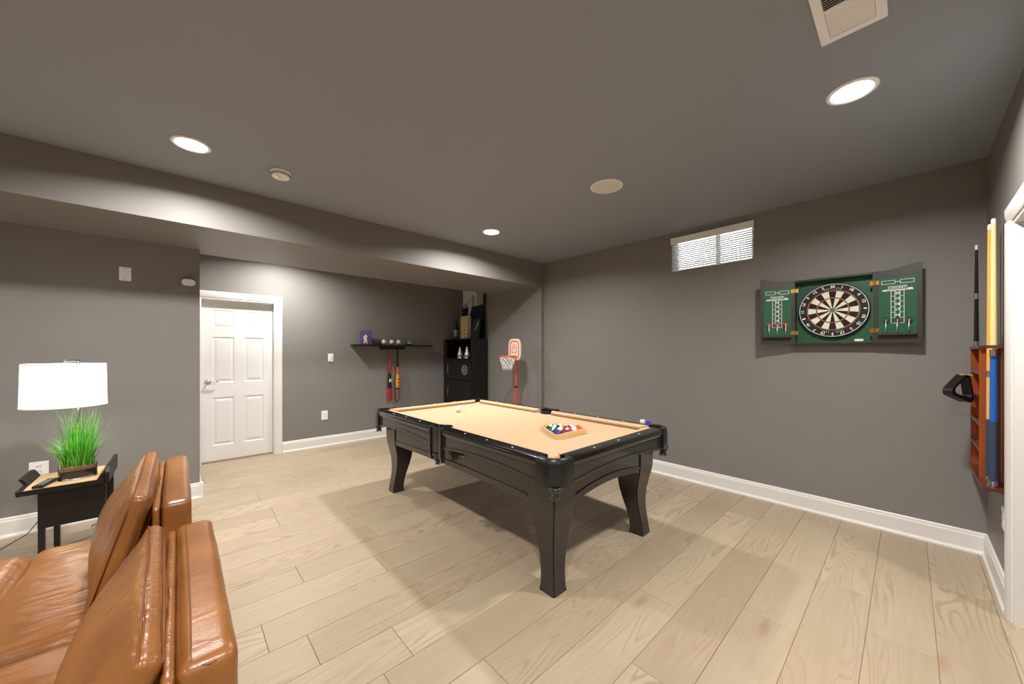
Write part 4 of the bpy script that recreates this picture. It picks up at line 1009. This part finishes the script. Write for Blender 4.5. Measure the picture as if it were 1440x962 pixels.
# adapter and cords
ad = empty('power_adapter', (-.80, LW-.03, .33)); tag(ad, 'white power adapter plugged in below the side table', 'adapter')
ad.location = (-.742, LW-.0005, .335)
meshobj('adapter_body', box(-.04, .03, -.055, 0, -.03, .04, .004), M['plastic'], ad)
pts = [(-.01, -.03, -.03), (-.005, -.04, -.12), (-.02, -.07, -.22), (-.07, -.14, -.30), (-.16, -.25, -.332), (-.30, -.42, -.332), (-.6, -.6, -.332)]
meshobj('adapter_cord', tube(pts, .003, 6), M['cord'], ad, True)
lc = meshobj('lamp_cord', tube([(-.60, LW-.008, .46), (-.56, LW-.04, .36), (-.50, LW-.05, .20), (-.47, LW-.08, .06), (-.47, LW-.12, .006), (-.50, LW-.17, .005)], .0032, 6), M['cord'], None, True); tag(lc, 'thin black cord hanging behind the side table', 'cord')

# ------------------------------------------------------------------ sofa
sf = empty('leather_sofa', (-.42, 1.87, 0)); tag(sf, 'cognac leather two seat sofa with loose back cushions', 'sofa')
def SF(name, bm, m=None, parent=None, smooth=True): return wpart(sf, name, bm, m or M['leather'], parent, smooth)
YN, YM, YF = .98, 1.865, 2.76
SF('sofa_base', xf(cushion(.98, YF-YN-.02, .17, .03, n=8), T(-.47, (YN+YF)/2, .165)))
for x in (-.88, -.06):
    for y in (YN+.08, YF-.08): SF('leg', lathe([(0, 0), (.018, 0), (.025, .08), (0, .08)], 12) if False else xf(lathe([(0, 0), (.018, 0), (.025, .085), (0, .085)], 12), T(x, y, 0)), M['black'])
for i, (y0, y1, zt) in enumerate(((YN, YM, .44), (YM+.01, YF, .455))):
    w = y1-y0; yc = (y0+y1)/2
    SF('seat_cushion', xf(cushion(.46, w, .20, .05, (0, .01, .022), 22, .006, i*3.), T(-.265, yc, zt-.115)))
    SF('seat_front', xf(cushion(.50, w, .20, .055, (.01, .01, .022), 22, .006, i*3.+9), T(-.74, yc, zt-.115)))
    SF('backrest', xf(cushion(.085, w-.02, .40, .03, (0, 0, 0), 10), T(-.005+.045*(i == 0), yc, .32)))
# headrests (upper back panels): far one upright, near one a little lower and tilted back
SF('headrest', xf(cushion(.088, .86, .30, .022, (.004, .0, .003), 20, .002, 2.), T(-.004, 2.345, .635)), M['leather_smooth'])
hn = SF('headrest', xf(cushion(.104, .86, .26, .026, (.003, 0, .003), 20, .002, 5.), T(.047, 1.42, .590)), M['leather_smooth'])
# stitched seams along the near headrest, thin leather flaps in front of both
SF('seam', tube([(.020, 1.01, .7185), (.022, 1.2, .7225), (.022, 1.6, .7225), (.020, 1.83, .7185)], .002, 5), M['leather_dark'], hn)
SF('seam', tube([(.020, 1.003, .712), (.05, .994, .708), (.086, 1.003, .708)], .002, 5), M['leather_dark'], hn)
SF('back_flap', xf(cushion(.022, .84, .34, .010, (0, 0, 0), 10, .002, 3.), T(-.062, 2.33, .605)))
SF('back_flap', xf(cushion(.024, .84, .30, .011, (0, 0, 0), 10, .002, 4.), T(-.016, 1.41, .560)))
# loose back cushions, welted pillows, thin at the edges and plump in the middle, leaning on the back
def pillow(wy, hz, th, puff, loc, ang, seed, rz=0.):
    b = cushion(th, wy, hz, th*.42, (puff, .0, .0), 56, .0, seed)
    for v in b.verts:
        u, w = v.co.y/(wy/2), v.co.z/(hz/2)
        edge = max(0., abs(w)**1.5)+.8*max(0., abs(u)-.55)
        n1 = noise.noise(Vector((v.co.y*9+seed, v.co.z*4, seed)))
        rid = math.sin(v.co.y*95+v.co.z*30*(1 if u > 0 else -1)+5*n1)+.6*math.sin(v.co.y*170+7*n1+seed)
        sgn = -1 if v.co.x < 0 else 1
        if abs(v.co.x) > th*.3: v.co.x += sgn*.0034*rid*min(1, edge)*max(0, 1-max(abs(u), abs(w))**8)+sgn*.006*noise.noise(Vector((v.co.y*5, v.co.z*5, seed*3)))
    mtx = T(*loc) @ R(rz, 'Z') @ R(ang, 'Y')
    o = SF('back_cushion', xf(b, mtx))
    for sx in (-1, 1):
        x = sx*(th/2-.003); a, c = wy/2-.006, hz/2-.006
        pts = [(x, -a, -c), (x, -a, c*.6), (x, -a*.985, c), (x, -a*.5, c+.004), (x, a*.5, c+.004), (x, a*.985, c), (x, a, c*.6), (x, a, -c)]
        SF('seam', tube([mtx @ Vector(p) for p in pts], .0024, 5), M['leather_dark'], o)
    return o
pillow(.84, .43, .050, .070, (-.158, 2.30, .632), .28, 1.)
pillow(.78, .36, .046, .060, (-.122, 1.385, .600), .44, 7., .02)
